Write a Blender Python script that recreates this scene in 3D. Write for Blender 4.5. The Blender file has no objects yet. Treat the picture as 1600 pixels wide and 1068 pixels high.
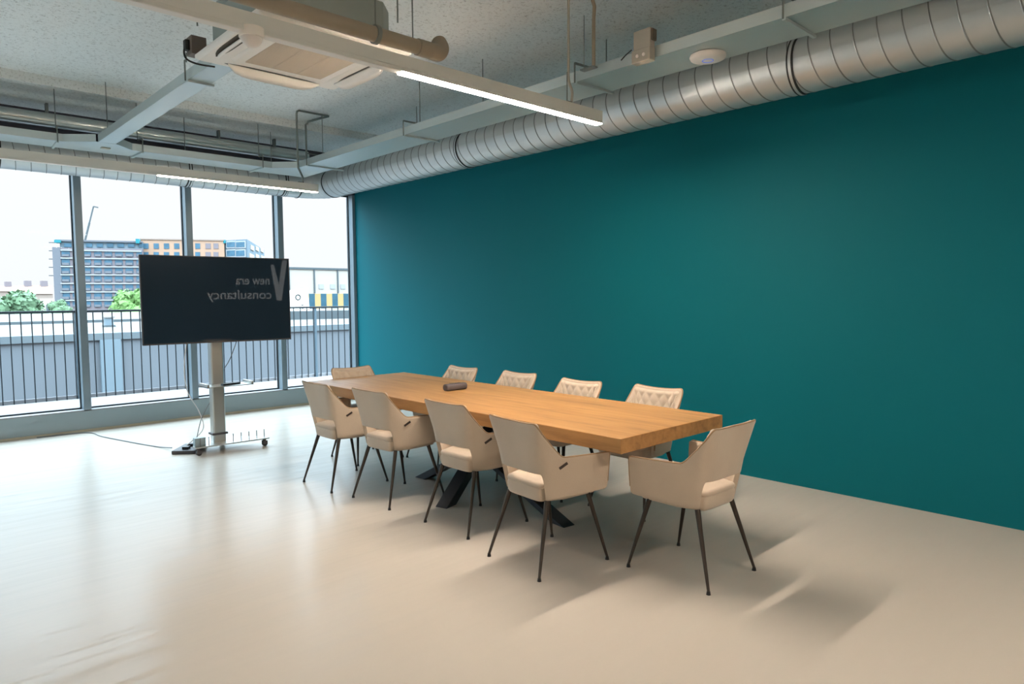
import bpy, bmesh, math, random
from mathutils import Vector, Matrix, noise as mnoise

random.seed(7)
sc = bpy.context.scene
COL = sc.collection
PI = math.pi

# ------------------------------------------------------------------ camera
cam_d = bpy.data.cameras.new('camera')
cam_d.sensor_width = 36.0
cam_d.lens = 1067.94 / 1600 * 36.0
cam_d.clip_end = 2000
cam = bpy.data.objects.new('camera', cam_d)
COL.objects.link(cam)
cam_r = Vector((0.72880072, -0.68469186, -0.00682424))
cam_u = Vector((0.05081412, 0.04414337, 0.99773207))
cam_f = Vector((0.68283778, 0.72749462, -0.06696373))
m = Matrix.Identity(4)
for i in range(3):
    m[i][0] = cam_r[i]; m[i][1] = cam_u[i]; m[i][2] = -cam_f[i]
m[2][3] = 1.5
cam.matrix_world = m
sc.camera = cam

# ------------------------------------------------------------------ view, world
sc.view_settings.view_transform = 'Standard'
sc.view_settings.look = 'None'
sc.view_settings.gamma = 1.0
sc.view_settings.exposure = 0.09
sc.view_settings.use_curve_mapping = False

SKY_GAIN = 0.96
LAMP_POWER = 300.0
WINDOW_LAMP_POWER = 40.0
LAMP_COLOR = (1.0, 0.85, 0.70)
BACK_LAMP_POWER = 225.0
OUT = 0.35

world = bpy.data.worlds.new('overcast_sky')
sc.world = world
world.use_nodes = True
wn, wl = world.node_tree.nodes, world.node_tree.links
wn.clear()
w_out = wn.new('ShaderNodeOutputWorld')
w_bg = wn.new('ShaderNodeBackground')
w_tc = wn.new('ShaderNodeTexCoord')
w_sep = wn.new('ShaderNodeSeparateXYZ')
w_ramp = wn.new('ShaderNodeValToRGB')
SKY = ((0.0, 1.04), (0.165, 1.08), (0.27, 5.0), (0.60, 11.5), (1.0, 12.5))
for pos, val in SKY[1:-1]:
    w_ramp.color_ramp.elements.new(pos)
for k, (pos, val) in enumerate(SKY):
    tint = (0.95, 0.96, 1.0) if val < 2 else (0.73, 0.94, 1.10)
    w_ramp.color_ramp.elements[k].color = tuple(t * val / 12.5 for t in tint) + (1,)
wl.new(w_tc.outputs['Generated'], w_sep.inputs[0])
wl.new(w_sep.outputs['Z'], w_ramp.inputs[0])
wl.new(w_ramp.outputs[0], w_bg.inputs[0])
w_bg.inputs[1].default_value = 12.5 * SKY_GAIN
wl.new(w_bg.outputs[0], w_out.inputs[0])


# ------------------------------------------------------------------ materials
def lin(c):
    return tuple(((v / 255) / 12.92 if v <= 10.3 else ((v / 255 + 0.055) / 1.055) ** 2.4) for v in c) + (1,)


def mat(name, rgb, rough=0.5, metal=0.0, var=0.0, scale=8.0, stretch=(1, 1, 1), bump=0.0, bump_scale=None,
        sheen=0.0, spec=0.5, emit=0.0, emit_rgb=None, rough_var=0.0, detail=4.0):
    mt = bpy.data.materials.new(name)
    mt.use_nodes = True
    n, l = mt.node_tree.nodes, mt.node_tree.links
    b = n['Principled BSDF']
    b.inputs['Base Color'].default_value = lin(rgb)
    b.inputs['Roughness'].default_value = rough
    b.inputs['Metallic'].default_value = metal
    b.inputs['Specular IOR Level'].default_value = spec
    b.inputs['Sheen Weight'].default_value = sheen
    if emit:
        b.inputs['Emission Color'].default_value = (emit_rgb or (1, 1, 1)) + (1,)
        b.inputs['Emission Strength'].default_value = emit
    tc = n.new('ShaderNodeTexCoord')
    mp = n.new('ShaderNodeMapping')
    mp.inputs['Scale'].default_value = stretch
    l.new(tc.outputs['Object'], mp.inputs[0])
    nz = n.new('ShaderNodeTexNoise')
    nz.inputs['Scale'].default_value = scale
    nz.inputs['Detail'].default_value = detail
    l.new(mp.outputs[0], nz.inputs['Vector'])
    if var:
        mx = n.new('ShaderNodeMix')
        mx.data_type = 'RGBA'
        c = lin(rgb)
        mx.inputs[6].default_value = tuple(v * (1 - var) for v in c[:3]) + (1,)
        mx.inputs[7].default_value = tuple(min(1, v * (1 + var)) for v in c[:3]) + (1,)
        l.new(nz.outputs['Fac'], mx.inputs[0])
        l.new(mx.outputs[2], b.inputs['Base Color'])
    if rough_var:
        mr = n.new('ShaderNodeMapRange')
        mr.inputs[1].default_value = 0.3
        mr.inputs[2].default_value = 0.7
        mr.inputs[3].default_value = max(0, rough - rough_var)
        mr.inputs[4].default_value = rough + rough_var
        l.new(nz.outputs['Fac'], mr.inputs[0])
        l.new(mr.outputs[0], b.inputs['Roughness'])
    if bump:
        n2 = n.new('ShaderNodeTexNoise')
        n2.inputs['Scale'].default_value = bump_scale or scale
        n2.inputs['Detail'].default_value = 3
        l.new(mp.outputs[0], n2.inputs['Vector'])
        bp = n.new('ShaderNodeBump')
        bp.inputs['Strength'].default_value = bump
        bp.inputs['Distance'].default_value = 0.01
        l.new(n2.outputs['Fac'], bp.inputs['Height'])
        l.new(bp.outputs[0], b.inputs['Normal'])
    return mt


M = {}
M['teal'] = mat('teal_paint', (3, 103, 114), 0.62, var=0.03, scale=1.2, bump=0.06, bump_scale=260, spec=0.16)
M['white_paint'] = mat('white_paint', (236, 233, 226), 0.6, var=0.02)
M['charcoal_paint'] = mat('charcoal_panel', (34, 40, 46), 0.7, var=0.04)
M['mullion'] = mat('grey_window_metal', (122, 138, 148), 0.4, 0.3, var=0.03)
M['sill'] = mat('grey_sill_panel', (142, 158, 164), 0.5, 0.1, var=0.04, scale=3)
M['sill_strip'] = mat('beige_floor_strip', (176, 170, 152), 0.6, var=0.03)
M['header'] = mat('dark_window_header', (70, 66, 72), 0.7, var=0.05)
M['galv'] = mat('galvanised_steel', (198, 203, 204), 0.46, 0.72, var=0.06, scale=14, rough_var=0.05)
M['seam_shade'] = mat('duct_seam_shade', (138, 141, 140), 0.6, 0.6, var=0.03)  # darker copy of the duct steel, paints in the seam shadow
M['tray'] = mat('tray_steel', (200, 210, 210), 0.42, 0.6, var=0.04, scale=6, rough_var=0.05)
M['foil'] = mat('bright_steel_tube', (232, 234, 230), 0.3, 0.95, var=0.03, scale=10)
M['rod'] = mat('zinc_rod', (130, 136, 132), 0.5, 0.6, var=0.05)
M['black'] = mat('black_rubber', (26, 27, 28), 0.6, var=0.05)
M['lamp_body'] = mat('pale_lamp_body', (222, 222, 216), 0.45, var=0.02)
M['lamp_cover'] = mat('white_lamp_cover', (232, 226, 218), 0.4, var=0.01)
M['ac_white'] = mat('cassette_white_plastic', (252, 245, 236), 0.42, var=0.01)
M['ac_grille'] = mat('cassette_grille', (214, 200, 182), 0.6, var=0.02)
M['ac_body'] = mat('grey_casing', (150, 158, 152), 0.5, 0.3, var=0.03)
M['slot'] = mat('dark_slot', (86, 78, 66), 0.7, var=0.05)
M['pvc'] = mat('beige_pipe', (152, 140, 122), 0.5, var=0.05)
M['white_plastic'] = mat('white_plastic', (236, 228, 222), 0.4, var=0.01)
M['velvet'] = mat('beige_velvet', (198, 181, 162), 0.75, var=0.10, scale=5, sheen=0.35, bump=0.1, bump_scale=150, spec=0.25)
M['velvet_dark'] = mat('beige_piping', (158, 130, 100), 0.7, var=0.05, sheen=0.3, spec=0.3)
M['leg'] = mat('dark_bronze_leg', (68, 60, 54), 0.38, 0.5, var=0.05)
M['tag'] = mat('dark_tag', (58, 44, 38), 0.6, var=0.05)
M['black_steel'] = mat('black_powder_steel', (46, 50, 56), 0.42, 0.3, var=0.05)
M['silver'] = mat('brushed_silver', (190, 190, 186), 0.32, 0.9, var=0.04, scale=20, stretch=(1, 1, 0.05))
M['tv_black'] = mat('tv_bezel', (20, 24, 30), 0.35, var=0.03)
M['dark_plastic'] = mat('dark_grey_plastic', (66, 62, 64), 0.55, var=0.05)
M['fabric_speaker'] = mat('grey_speaker_mesh', (92, 84, 86), 0.75, var=0.1, scale=200)
M['grey_box'] = mat('grey_box', (118, 106, 98), 0.6, var=0.04)
M['junction'] = mat('junction_grey', (168, 162, 150), 0.55, var=0.03)
M['blue_led'] = mat('blue_ring', (70, 96, 220), 0.4, emit=0.6, emit_rgb=(0.15, 0.3, 1.0))
M['cable'] = mat('grey_cable', (110, 112, 114), 0.5, var=0.04)
M['white_cable'] = mat('white_cable', (215, 215, 218), 0.5, var=0.02)
# outdoors
_mat = mat


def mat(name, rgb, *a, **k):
    # outdoor base colours scaled down to offset the boosted sky light
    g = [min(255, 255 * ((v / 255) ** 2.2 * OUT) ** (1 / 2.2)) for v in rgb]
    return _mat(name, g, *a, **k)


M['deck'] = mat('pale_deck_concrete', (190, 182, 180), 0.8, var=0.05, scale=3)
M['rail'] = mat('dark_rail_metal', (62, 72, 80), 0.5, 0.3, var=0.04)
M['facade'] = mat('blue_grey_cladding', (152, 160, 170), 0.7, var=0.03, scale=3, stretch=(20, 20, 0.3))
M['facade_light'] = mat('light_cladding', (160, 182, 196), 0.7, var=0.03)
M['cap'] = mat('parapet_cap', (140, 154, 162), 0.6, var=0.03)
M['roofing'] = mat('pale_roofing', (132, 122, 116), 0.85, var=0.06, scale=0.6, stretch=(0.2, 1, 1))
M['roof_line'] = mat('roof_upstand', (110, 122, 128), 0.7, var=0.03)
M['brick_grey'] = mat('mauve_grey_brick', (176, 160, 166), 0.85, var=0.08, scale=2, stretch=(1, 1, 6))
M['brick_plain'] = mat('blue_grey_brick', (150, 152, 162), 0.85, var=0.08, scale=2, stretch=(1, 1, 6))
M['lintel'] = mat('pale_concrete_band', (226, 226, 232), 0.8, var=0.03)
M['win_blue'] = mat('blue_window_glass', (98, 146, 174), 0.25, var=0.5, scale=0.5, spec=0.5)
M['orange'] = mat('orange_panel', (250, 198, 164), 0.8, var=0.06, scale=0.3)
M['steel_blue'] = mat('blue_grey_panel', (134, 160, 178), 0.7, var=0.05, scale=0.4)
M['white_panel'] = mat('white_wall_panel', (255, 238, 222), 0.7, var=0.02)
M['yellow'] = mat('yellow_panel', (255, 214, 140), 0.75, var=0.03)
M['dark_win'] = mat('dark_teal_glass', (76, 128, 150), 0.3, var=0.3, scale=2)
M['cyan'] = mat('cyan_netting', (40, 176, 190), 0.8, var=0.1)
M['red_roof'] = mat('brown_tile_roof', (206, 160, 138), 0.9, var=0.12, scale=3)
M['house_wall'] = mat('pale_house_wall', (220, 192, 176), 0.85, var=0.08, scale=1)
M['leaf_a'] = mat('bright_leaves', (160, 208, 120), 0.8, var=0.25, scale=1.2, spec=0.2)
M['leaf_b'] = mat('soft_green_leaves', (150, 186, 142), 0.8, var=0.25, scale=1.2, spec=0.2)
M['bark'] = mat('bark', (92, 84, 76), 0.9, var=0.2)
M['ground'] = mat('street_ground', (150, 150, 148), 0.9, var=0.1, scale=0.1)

mat = _mat


def mk_ceiling():
    mt = mat('sprayed_ceiling', (196, 190, 180), 0.95, spec=0.2)
    n, l = mt.node_tree.nodes, mt.node_tree.links
    b = n['Principled BSDF']
    tc = n.new('ShaderNodeTexCoord')
    v = n.new('ShaderNodeTexNoise'); v.inputs['Scale'].default_value = 46; v.inputs['Detail'].default_value = 6
    v.inputs['Roughness'].default_value = 0.75
    l.new(tc.outputs['Object'], v.inputs['Vector'])
    r = n.new('ShaderNodeValToRGB')
    r.color_ramp.elements[0].position = 0.30; r.color_ramp.elements[0].color = lin((164, 164, 160))
    r.color_ramp.elements[1].position = 0.47; r.color_ramp.elements[1].color = lin((236, 239, 238))
    l.new(v.outputs['Fac'], r.inputs[0]); l.new(r.outputs[0], b.inputs['Base Color'])
    bp = n.new('ShaderNodeBump'); bp.inputs['Strength'].default_value = 0.5; bp.inputs['Distance'].default_value = 0.008
    l.new(v.outputs['Fac'], bp.inputs['Height']); l.new(bp.outputs[0], b.inputs['Normal'])
    return mt


def mk_floor():
    mt = mat('poured_resin_floor', (176, 166, 150), 0.25, spec=0.5)
    mt.node_tree.nodes['Principled BSDF'].inputs['IOR'].default_value = 1.19
    n, l = mt.node_tree.nodes, mt.node_tree.links
    b = n['Principled BSDF']
    tc = n.new('ShaderNodeTexCoord')
    mp = n.new('ShaderNodeMapping'); mp.inputs['Scale'].default_value = (0.35, 1.6, 1)
    l.new(tc.outputs['Object'], mp.inputs[0])
    a = n.new('ShaderNodeTexNoise'); a.inputs['Scale'].default_value = 0.8; a.inputs['Detail'].default_value = 1
    l.new(mp.outputs[0], a.inputs['Vector'])
    mx = n.new('ShaderNodeMix'); mx.data_type = 'RGBA'
    mx.inputs[6].default_value = lin((186, 178, 168)); mx.inputs[7].default_value = lin((196, 188, 178))
    l.new(a.outputs['Fac'], mx.inputs[0]); l.new(mx.outputs[2], b.inputs['Base Color'])
    mr = n.new('ShaderNodeMapRange'); mr.inputs[1].default_value = 0.3; mr.inputs[2].default_value = 0.7
    mr.inputs[3].default_value = 0.24; mr.inputs[4].default_value = 0.30
    b.inputs['Roughness'].default_value = 0.25
    mp2 = n.new('ShaderNodeMapping'); mp2.inputs['Scale'].default_value = (0.8, 5.0, 1)
    l.new(tc.outputs['Object'], mp2.inputs[0])
    c = n.new('ShaderNodeTexNoise'); c.inputs['Scale'].default_value = 1.6; c.inputs['Detail'].default_value = 2
    l.new(mp2.outputs[0], c.inputs['Vector'])
    bp = n.new('ShaderNodeBump'); bp.inputs['Strength'].default_value = 0.28; bp.inputs['Distance'].default_value = 0.02
    l.new(c.outputs['Fac'], bp.inputs['Height']); l.new(bp.outputs[0], b.inputs['Normal'])
    return mt


def mk_wood():
    mt = mat('oak_wood', (204, 160, 106), 0.45, spec=0.3)
    n, l = mt.node_tree.nodes, mt.node_tree.links
    b = n['Principled BSDF']
    tc = n.new('ShaderNodeTexCoord')
    sx = n.new('ShaderNodeSeparateXYZ'); l.new(tc.outputs['Object'], sx.inputs[0])
    # plank index across x, about 0.17 m wide
    dv = n.new('ShaderNodeMath'); dv.operation = 'DIVIDE'; dv.inputs[1].default_value = 0.172
    l.new(sx.outputs['X'], dv.inputs[0])
    fl = n.new('ShaderNodeMath'); fl.operation = 'FLOOR'; l.new(dv.outputs[0], fl.inputs[0])
    mu = n.new('ShaderNodeMath'); mu.operation = 'MULTIPLY'; mu.inputs[1].default_value = 7.31
    l.new(fl.outputs[0], mu.inputs[0])
    ad = n.new('ShaderNodeMath'); ad.operation = 'ADD'; l.new(mu.outputs[0], ad.inputs[0]); l.new(sx.outputs['Y'], ad.inputs[1])
    cb = n.new('ShaderNodeCombineXYZ')
    l.new(sx.outputs['X'], cb.inputs[0]); l.new(ad.outputs[0], cb.inputs[1]); l.new(sx.outputs['Z'], cb.inputs[2])
    mp = n.new('ShaderNodeMapping'); mp.inputs['Scale'].default_value = (9, 0.8, 9)
    l.new(cb.outputs[0], mp.inputs[0])
    a = n.new('ShaderNodeTexNoise'); a.inputs['Scale'].default_value = 2.2; a.inputs['Detail'].default_value = 7
    a.inputs['Roughness'].default_value = 0.6; a.inputs['Distortion'].default_value = 0.6
    l.new(mp.outputs[0], a.inputs['Vector'])
    r = n.new('ShaderNodeValToRGB')
    r.color_ramp.elements[0].position = 0.28; r.color_ramp.elements[0].color = lin((150, 112, 74))
    r.color_ramp.elements[1].position = 0.72; r.color_ramp.elements[1].color = lin((194, 148, 96))
    e2 = r.color_ramp.elements.new(0.45); e2.color = lin((178, 133, 84))
    l.new(a.outputs['Fac'], r.inputs[0])
    wn_ = n.new('ShaderNodeTexWhiteNoise'); wn_.noise_dimensions = '1D'
    l.new(fl.outputs[0], wn_.inputs['W'])
    mr = n.new('ShaderNodeMapRange'); mr.inputs[3].default_value = 0.9; mr.inputs[4].default_value = 1.08
    l.new(wn_.outputs['Value'], mr.inputs[0])
    mx = n.new('ShaderNodeVectorMath'); mx.operation = 'SCALE'
    l.new(r.outputs[0], mx.inputs[0]); l.new(mr.outputs[0], mx.inputs['Scale'])
    l.new(mx.outputs[0], b.inputs['Base Color'])
    bp = n.new('ShaderNodeBump'); bp.inputs['Strength'].default_value = 0.12; bp.inputs['Distance'].default_value = 0.004
    l.new(a.outputs['Fac'], bp.inputs['Height']); l.new(bp.outputs[0], b.inputs['Normal'])
    return mt


def mk_glass():
    mt = bpy.data.materials.new('window_glass'); mt.use_nodes = True
    n, l = mt.node_tree.nodes, mt.node_tree.links
    n.clear()
    o = n.new('ShaderNodeOutputMaterial'); t = n.new('ShaderNodeBsdfTransparent'); g = n.new('ShaderNodeBsdfGlossy')
    t.inputs[0].default_value = (0.97, 0.985, 0.98, 1)
    g.inputs['Roughness'].default_value = 0.01
    f = n.new('ShaderNodeFresnel'); f.inputs[0].default_value = 1.08
    x = n.new('ShaderNodeMixShader')
    ge = n.new('ShaderNodeNewGeometry'); iv = n.new('ShaderNodeMath'); iv.operation = 'SUBTRACT'; iv.inputs[0].default_value = 1.0
    ml = n.new('ShaderNodeMath'); ml.operation = 'MULTIPLY'
    l.new(ge.outputs['Backfacing'], iv.inputs[1]); l.new(iv.outputs[0], ml.inputs[0]); l.new(f.outputs[0], ml.inputs[1])
    l.new(ml.outputs[0], x.inputs[0]); l.new(t.outputs[0], x.inputs[1]); l.new(g.outputs[0], x.inputs[2])
    l.new(x.outputs[0], o.inputs[0])
    return mt


def mk_emit(name, col, strength):
    mt = bpy.data.materials.new(name); mt.use_nodes = True
    n, l = mt.node_tree.nodes, mt.node_tree.links
    n.clear()
    o = n.new('ShaderNodeOutputMaterial'); em = n.new('ShaderNodeEmission')
    em.inputs[0].default_value = col + (1,); em.inputs[1].default_value = strength
    l.new(em.outputs[0], o.inputs[0])
    return mt


M['ceiling'] = mk_ceiling()
M['floor'] = mk_floor()
M['wood'] = mk_wood()
M['glass'] = mk_glass()
M['lamp_on'] = mk_emit('lit_diffuser', LAMP_COLOR, LAMP_POWER)
M['lamp_on_back'] = mk_emit('lit_diffuser_behind', LAMP_COLOR, BACK_LAMP_POWER)
M['lamp_on_window'] = mk_emit('lit_diffuser_by_windows', LAMP_COLOR, WINDOW_LAMP_POWER)
M['sign_glow'] = mat('glowing_white_letters', (236, 236, 236), 0.5, emit=1.25)  # letters given an added glow so their mirror image shows on the screen
M['screen'] = mat('tv_screen', (34, 48, 60), 0.012, var=0.0, spec=0.5)


# ------------------------------------------------------------------ geometry helpers
class MB:
    def __init__(s):
        s.v = []; s.f = []; s.sm = []

    def add(s, vs, fs, smooth=False):
        o = len(s.v)
        s.v += [tuple(q) for q in vs]
        s.f += [tuple(i + o for i in f) for f in fs]
        s.sm += [smooth] * len(fs)
        return s

    def box(s, x0, x1, y0, y1, z0, z1):
        vs = [(x, y, z) for z in (z0, z1) for y in (y0, y1) for x in (x0, x1)]
        return s.add(vs, [(0, 2, 3, 1), (4, 5, 7, 6), (0, 1, 5, 4), (2, 6, 7, 3), (0, 4, 6, 2), (1, 3, 7, 5)])

    def frame(s, p, q):
        p, q = Vector(p), Vector(q)
        t = (q - p).normalized()
        a = Vector((0, 0, 1)) if abs(t.z) < 0.95 else Vector((0, 1, 0))
        x = t.cross(a).normalized(); y = x.cross(t).normalized()
        return p, q, x, y

    def bar(s, p, q, w, h):
        p, q, x, y = s.frame(p, q)
        vs = [c + x * (w / 2 * i) + y * (h / 2 * j) for c in (p, q) for i, j in ((-1, -1), (1, -1), (1, 1), (-1, 1))]
        return s.add(vs, [(3, 2, 1, 0), (4, 5, 6, 7), (0, 1, 5, 4), (1, 2, 6, 5), (2, 3, 7, 6), (3, 0, 4, 7)])

    def cone(s, p, q, r0, r1, n=16, smooth=True):
        p, q, x, y = s.frame(p, q)
        vs = []
        for c, r in ((p, r0), (q, r1)):
            for k in range(n):
                a = 2 * PI * k / n
                vs.append(c + x * (r * math.cos(a)) + y * (r * math.sin(a)))
        s.add(vs, [(k, (k + 1) % n, n + (k + 1) % n, n + k) for k in range(n)], smooth)
        s.add(vs[:n], [tuple(range(n))[::-1]]); s.add(vs[n:], [tuple(range(n))])
        return s

    def cyl(s, p, q, r, n=16):
        return s.cone(p, q, r, r, n)

    def tube(s, pts, r, n=8):
        pts = [Vector(p) for p in pts]
        rings = []
        prev = None
        for i, p in enumerate(pts):
            t = (pts[min(i + 1, len(pts) - 1)] - pts[max(i - 1, 0)]).normalized()
            if prev is None:
                a = Vector((0, 0, 1)) if abs(t.z) < 0.9 else Vector((0, 1, 0))
                x = t.cross(a).normalized()
            else:
                x = (prev - t * prev.dot(t)).normalized()
            prev = x
            y = t.cross(x)
            rings.append([p + x * (r * math.cos(2 * PI * k / n)) + y * (r * math.sin(2 * PI * k / n)) for k in range(n)])
        vs = [v for g in rings for v in g]
        fs = [(i * n + k, i * n + (k + 1) % n, (i + 1) * n + (k + 1) % n, (i + 1) * n + k)
              for i in range(len(pts) - 1) for k in range(n)]
        s.add(vs, fs, True)
        s.add(rings[0], [tuple(range(n))[::-1]]); s.add(rings[-1], [tuple(range(n))])
        return s

    def prism(s, poly, z0, z1, smooth=False):
        n = len(poly)
        vs = [(x, y, z0) for x, y in poly] + [(x, y, z1) for x, y in poly]
        s.add(vs, [tuple(range(n))[::-1], tuple(range(n, 2 * n))])
        s.add(vs, [(k, (k + 1) % n, n + (k + 1) % n, n + k) for k in range(n)], smooth)
        return s

    def rings(s, polys, zs, cap=True):
        n = len(polys[0])
        vs = [(x, y, z) for poly, z in zip(polys, zs) for x, y in poly]
        assert all(len(q) == n for q in polys)
        s.add(vs, [(i * n + k, i * n + (k + 1) % n, (i + 1) * n + (k + 1) % n, (i + 1) * n + k)
                   for i in range(len(polys) - 1) for k in range(n)], True)
        if cap:
            s.add([(x, y, zs[0]) for x, y in polys[0]], [tuple(range(n))[::-1]])
            s.add([(x, y, zs[-1]) for x, y in polys[-1]], [tuple(range(n))])
        return s

    def sphere(s, c, r, nu=20, nv=12, z0=-1.0, z1=1.0, sz=1.0):
        c = Vector(c)
        vs = []
        for j in range(nv + 1):
            t = z0 + (z1 - z0) * j / nv
            ph = math.asin(max(-1, min(1, t)))
            ph = math.asin(z0) + (math.asin(z1) - math.asin(z0)) * j / nv
            for k in range(nu):
                a = 2 * PI * k / nu
                vs.append(c + Vector((r * math.cos(ph) * math.cos(a), r * math.cos(ph) * math.sin(a), r * sz * math.sin(ph))))
        fs = [(j * nu + k, j * nu + (k + 1) % nu, (j + 1) * nu + (k + 1) % nu, (j + 1) * nu + k)
              for j in range(nv) for k in range(nu)]
        return s.add(vs, fs, True)

    def build(s, name, material, parent=None, local=False, bevel=0.0, merge=False):
        off = Vector((0, 0, 0))
        if parent is not None and not local:
            p = parent
            while p is not None:
                off += p.location; p = p.parent
        me = bpy.data.meshes.new(name)
        me.from_pydata([tuple(Vector(v) - off) for v in s.v], [], s.f)
        me.polygons.foreach_set('use_smooth', s.sm)
        me.materials.append(material)
        bm = bmesh.new(); bm.from_mesh(me)
        if merge:
            bmesh.ops.remove_doubles(bm, verts=bm.verts, dist=1e-5)
        bmesh.ops.recalc_face_normals(bm, faces=bm.faces)
        bm.to_mesh(me); bm.free()
        me.update()
        o = bpy.data.objects.new(name, me)
        COL.objects.link(o)
        if parent is not None:
            o.parent = parent
        if bevel:
            b = o.modifiers.new('bevel', 'BEVEL'); b.width = bevel; b.segments = 2; b.limit_method = 'ANGLE'
        return o


def tag(o, label=None, cat=None, group=None, kind=None):
    if label: o['label'] = label
    if cat: o['category'] = cat
    if group: o['group'] = group
    if kind: o['kind'] = kind
    return o


def thing(name, label, cat, loc=(0, 0, 0), rot=0.0, group=None):
    o = bpy.data.objects.new(name, None)
    o.empty_display_size = 0.1
    COL.objects.link(o)
    o.location = loc
    o.rotation_euler = (0, 0, rot)
    return tag(o, label, cat, group)


def struct(mb, name, material, label=None, parent=None, bevel=0.0):
    o = mb.build(name, material, parent, bevel=bevel)
    if parent is None:
        tag(o, label, None, None, 'structure')
    return o


def copy_tree(o, parent=None):
    c = o.copy(); COL.objects.link(c); c.parent = parent
    for ch in list(o.children):
        copy_tree(ch, c)
    return c


# ------------------------------------------------------------------ room shell
XW, YW = 5.2435, 8.916
XL, YB = -7.0, -6.0
ZC, ZC2, YSTEP = 3.62, 3.53, 7.87

struct(MB().box(XL - 0.2, XW + 0.2, YB - 0.2, YW + 0.30, -0.25, 0.0), 'floor', M['floor'], 'glossy beige poured resin floor')
struct(MB().box(XW, XW + 0.25, YB - 0.2, YW + 0.25, 0.0, 3.9), 'wall_right', M['teal'], 'deep teal painted wall along the conference table')
struct(MB().box(XL - 0.25, XL, YB - 0.2, YW + 0.25, 0.0, 3.9), 'wall_left', M['white_paint'])
struct(MB().box(XL, XW, YB - 0.25, YB, 0.0, 3.9), 'wall_back', M['white_paint'])
struct(MB().box(2.25, XW, -1.42, -1.30, 0.0, 2.6), 'wall_reflection_backdrop', M['charcoal_paint'], 'added charcoal partition behind the viewer for the television to mirror')  # unseen, added so the screen reflects a dark surface with lettering
cb = MB()
cb.box(XL, XW, YB, YSTEP, ZC, 3.9)
cb.box(XL, XW, YSTEP, YW + 0.25, ZC2, 3.9)
struct(cb, 'ceiling', M['ceiling'], 'rough speckled grey white ceiling with a low step near the windows')

# window wall: sill panel, floor strip, header, mullions, panes
struct(MB().box(XL, XW, YW, YW + 0.10, 0.025, 0.232), 'wall_window', M['sill'], 'low grey metal panel under the windows')
struct(MB().box(XL, XW, YW - 0.012, YW + 0.1, 0.0, 0.025), 'baseboard_window', M['sill_strip'], 'thin beige strip between floor and window panel')
struct(MB().box(XL, XW, YW, YW + 0.16, 2.98, ZC2), 'trim_1', M['header'], 'dark header above the windows behind the ducts')
mull_x = [1.715 + 1.1745 * k for k in (-7, -6, -5, -4, -3, -2, -1, 0, 1, 2)]
for k, x in enumerate(mull_x):
    mb = MB().box(x, x + 0.075, YW, YW + 0.17, 0.232, 2.98)
    mb.box(x + 0.075, x + 0.083, YW + 0.10, YW + 0.12, 0.232, 2.98)
    struct(mb, 'trim_%d' % (k + 2), M['mullion'], 'grey metal window post number %d from the left' % (k + 1), bevel=0.002)
struct(MB().box(XW - 0.045, XW, YW, YW + 0.17, 0.232, 2.98), 'trim_12', M['mullion'], 'grey window post in the corner by the teal wall', bevel=0.002)
struct(MB().box(XL, XW, YW, YW + 0.17, 0.232, 0.245), 'trim_13', M['lintel'], 'pale metal ledge on top of the low window panel')
edges = mull_x + [XW - 0.045]
for k in range(len(edges) - 1):
    x0, x1 = edges[k] + 0.075, edges[k + 1]
    w = thing('window_%d' % (k + 1), 'tall window pane between grey posts', None, (x0, YW + 0.1, 0.245))
    w['kind'] = 'structure'
    MB().box(x0, x1, YW + 0.128, YW + 0.134, 0.245, 2.98).build('pane', M['glass'], w)
    fb = MB()
    fb.box(x0, x1, YW + 0.115, YW + 0.145, 0.245, 0.262); fb.box(x0, x1, YW + 0.115, YW + 0.145, 2.96, 2.98)
    fb.box(x0, x0 + 0.012, YW + 0.115, YW + 0.145, 0.262, 2.96); fb.box(x1 - 0.012, x1, YW + 0.115, YW + 0.145, 0.262, 2.96)
    fb.build('window_frame', M['rail'], w)

# ------------------------------------------------------------------ chairs
LB = [(0, -.190), (.08, -.190), (.135, -.182), (.172, -.155), (.198, -.108), (.222, -.03), (.248, .06), (.270, .14), (.283, .195)]
LM = [(0, -.222), (.09, -.222), (.155, -.214), (.200, -.185), (.227, -.128), (.252, -.04), (.275, .06), (.291, .14), (.299, .20)]
LT = [(0, -.250), (.10, -.258), (.180, -.264), (.226, -.245), (.245, -.17), (.262, -.06), (.282, .06), (.296, .14), (.302, .20)]
ZT = [.822, .825, .831, .822, .700, .641, .640, .640, .640]


def cat1(t, s):
    n = len(t) - 1
    i = min(int(s), n - 1); f = s - i
    p1, p2 = t[i], t[i + 1]
    p0 = t[i - 1] if i > 0 else ((-t[1][0], t[1][1]) if isinstance(t[0], tuple) else t[1])
    p3 = t[i + 2] if i + 2 <= n else p2

    def h(a, b, c, d):
        return 0.5 * (2 * b + (c - a) * f + (2 * a - 5 * b + 4 * c - d) * f * f + (3 * b - a - 3 * c + d) * f ** 3)
    if isinstance(p1, tuple):
        return (h(p0[0], p1[0], p2[0], p3[0]), h(p0[1], p1[1], p2[1], p3[1]))
    return h(p0, p1, p2, p3)


ARM_S = 4.42


def shell_plan(s, z):
    a, b, c = cat1(LB, s), cat1(LM, s), cat1(LT, s)
    if z < .62:
        f = (z - .40) / .22; return (a[0] + (b[0] - a[0]) * f, a[1] + (b[1] - a[1]) * f)
    f = (z - .62) / .22; return (b[0] + (c[0] - b[0]) * f, b[1] + (c[1] - b[1]) * f)


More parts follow.
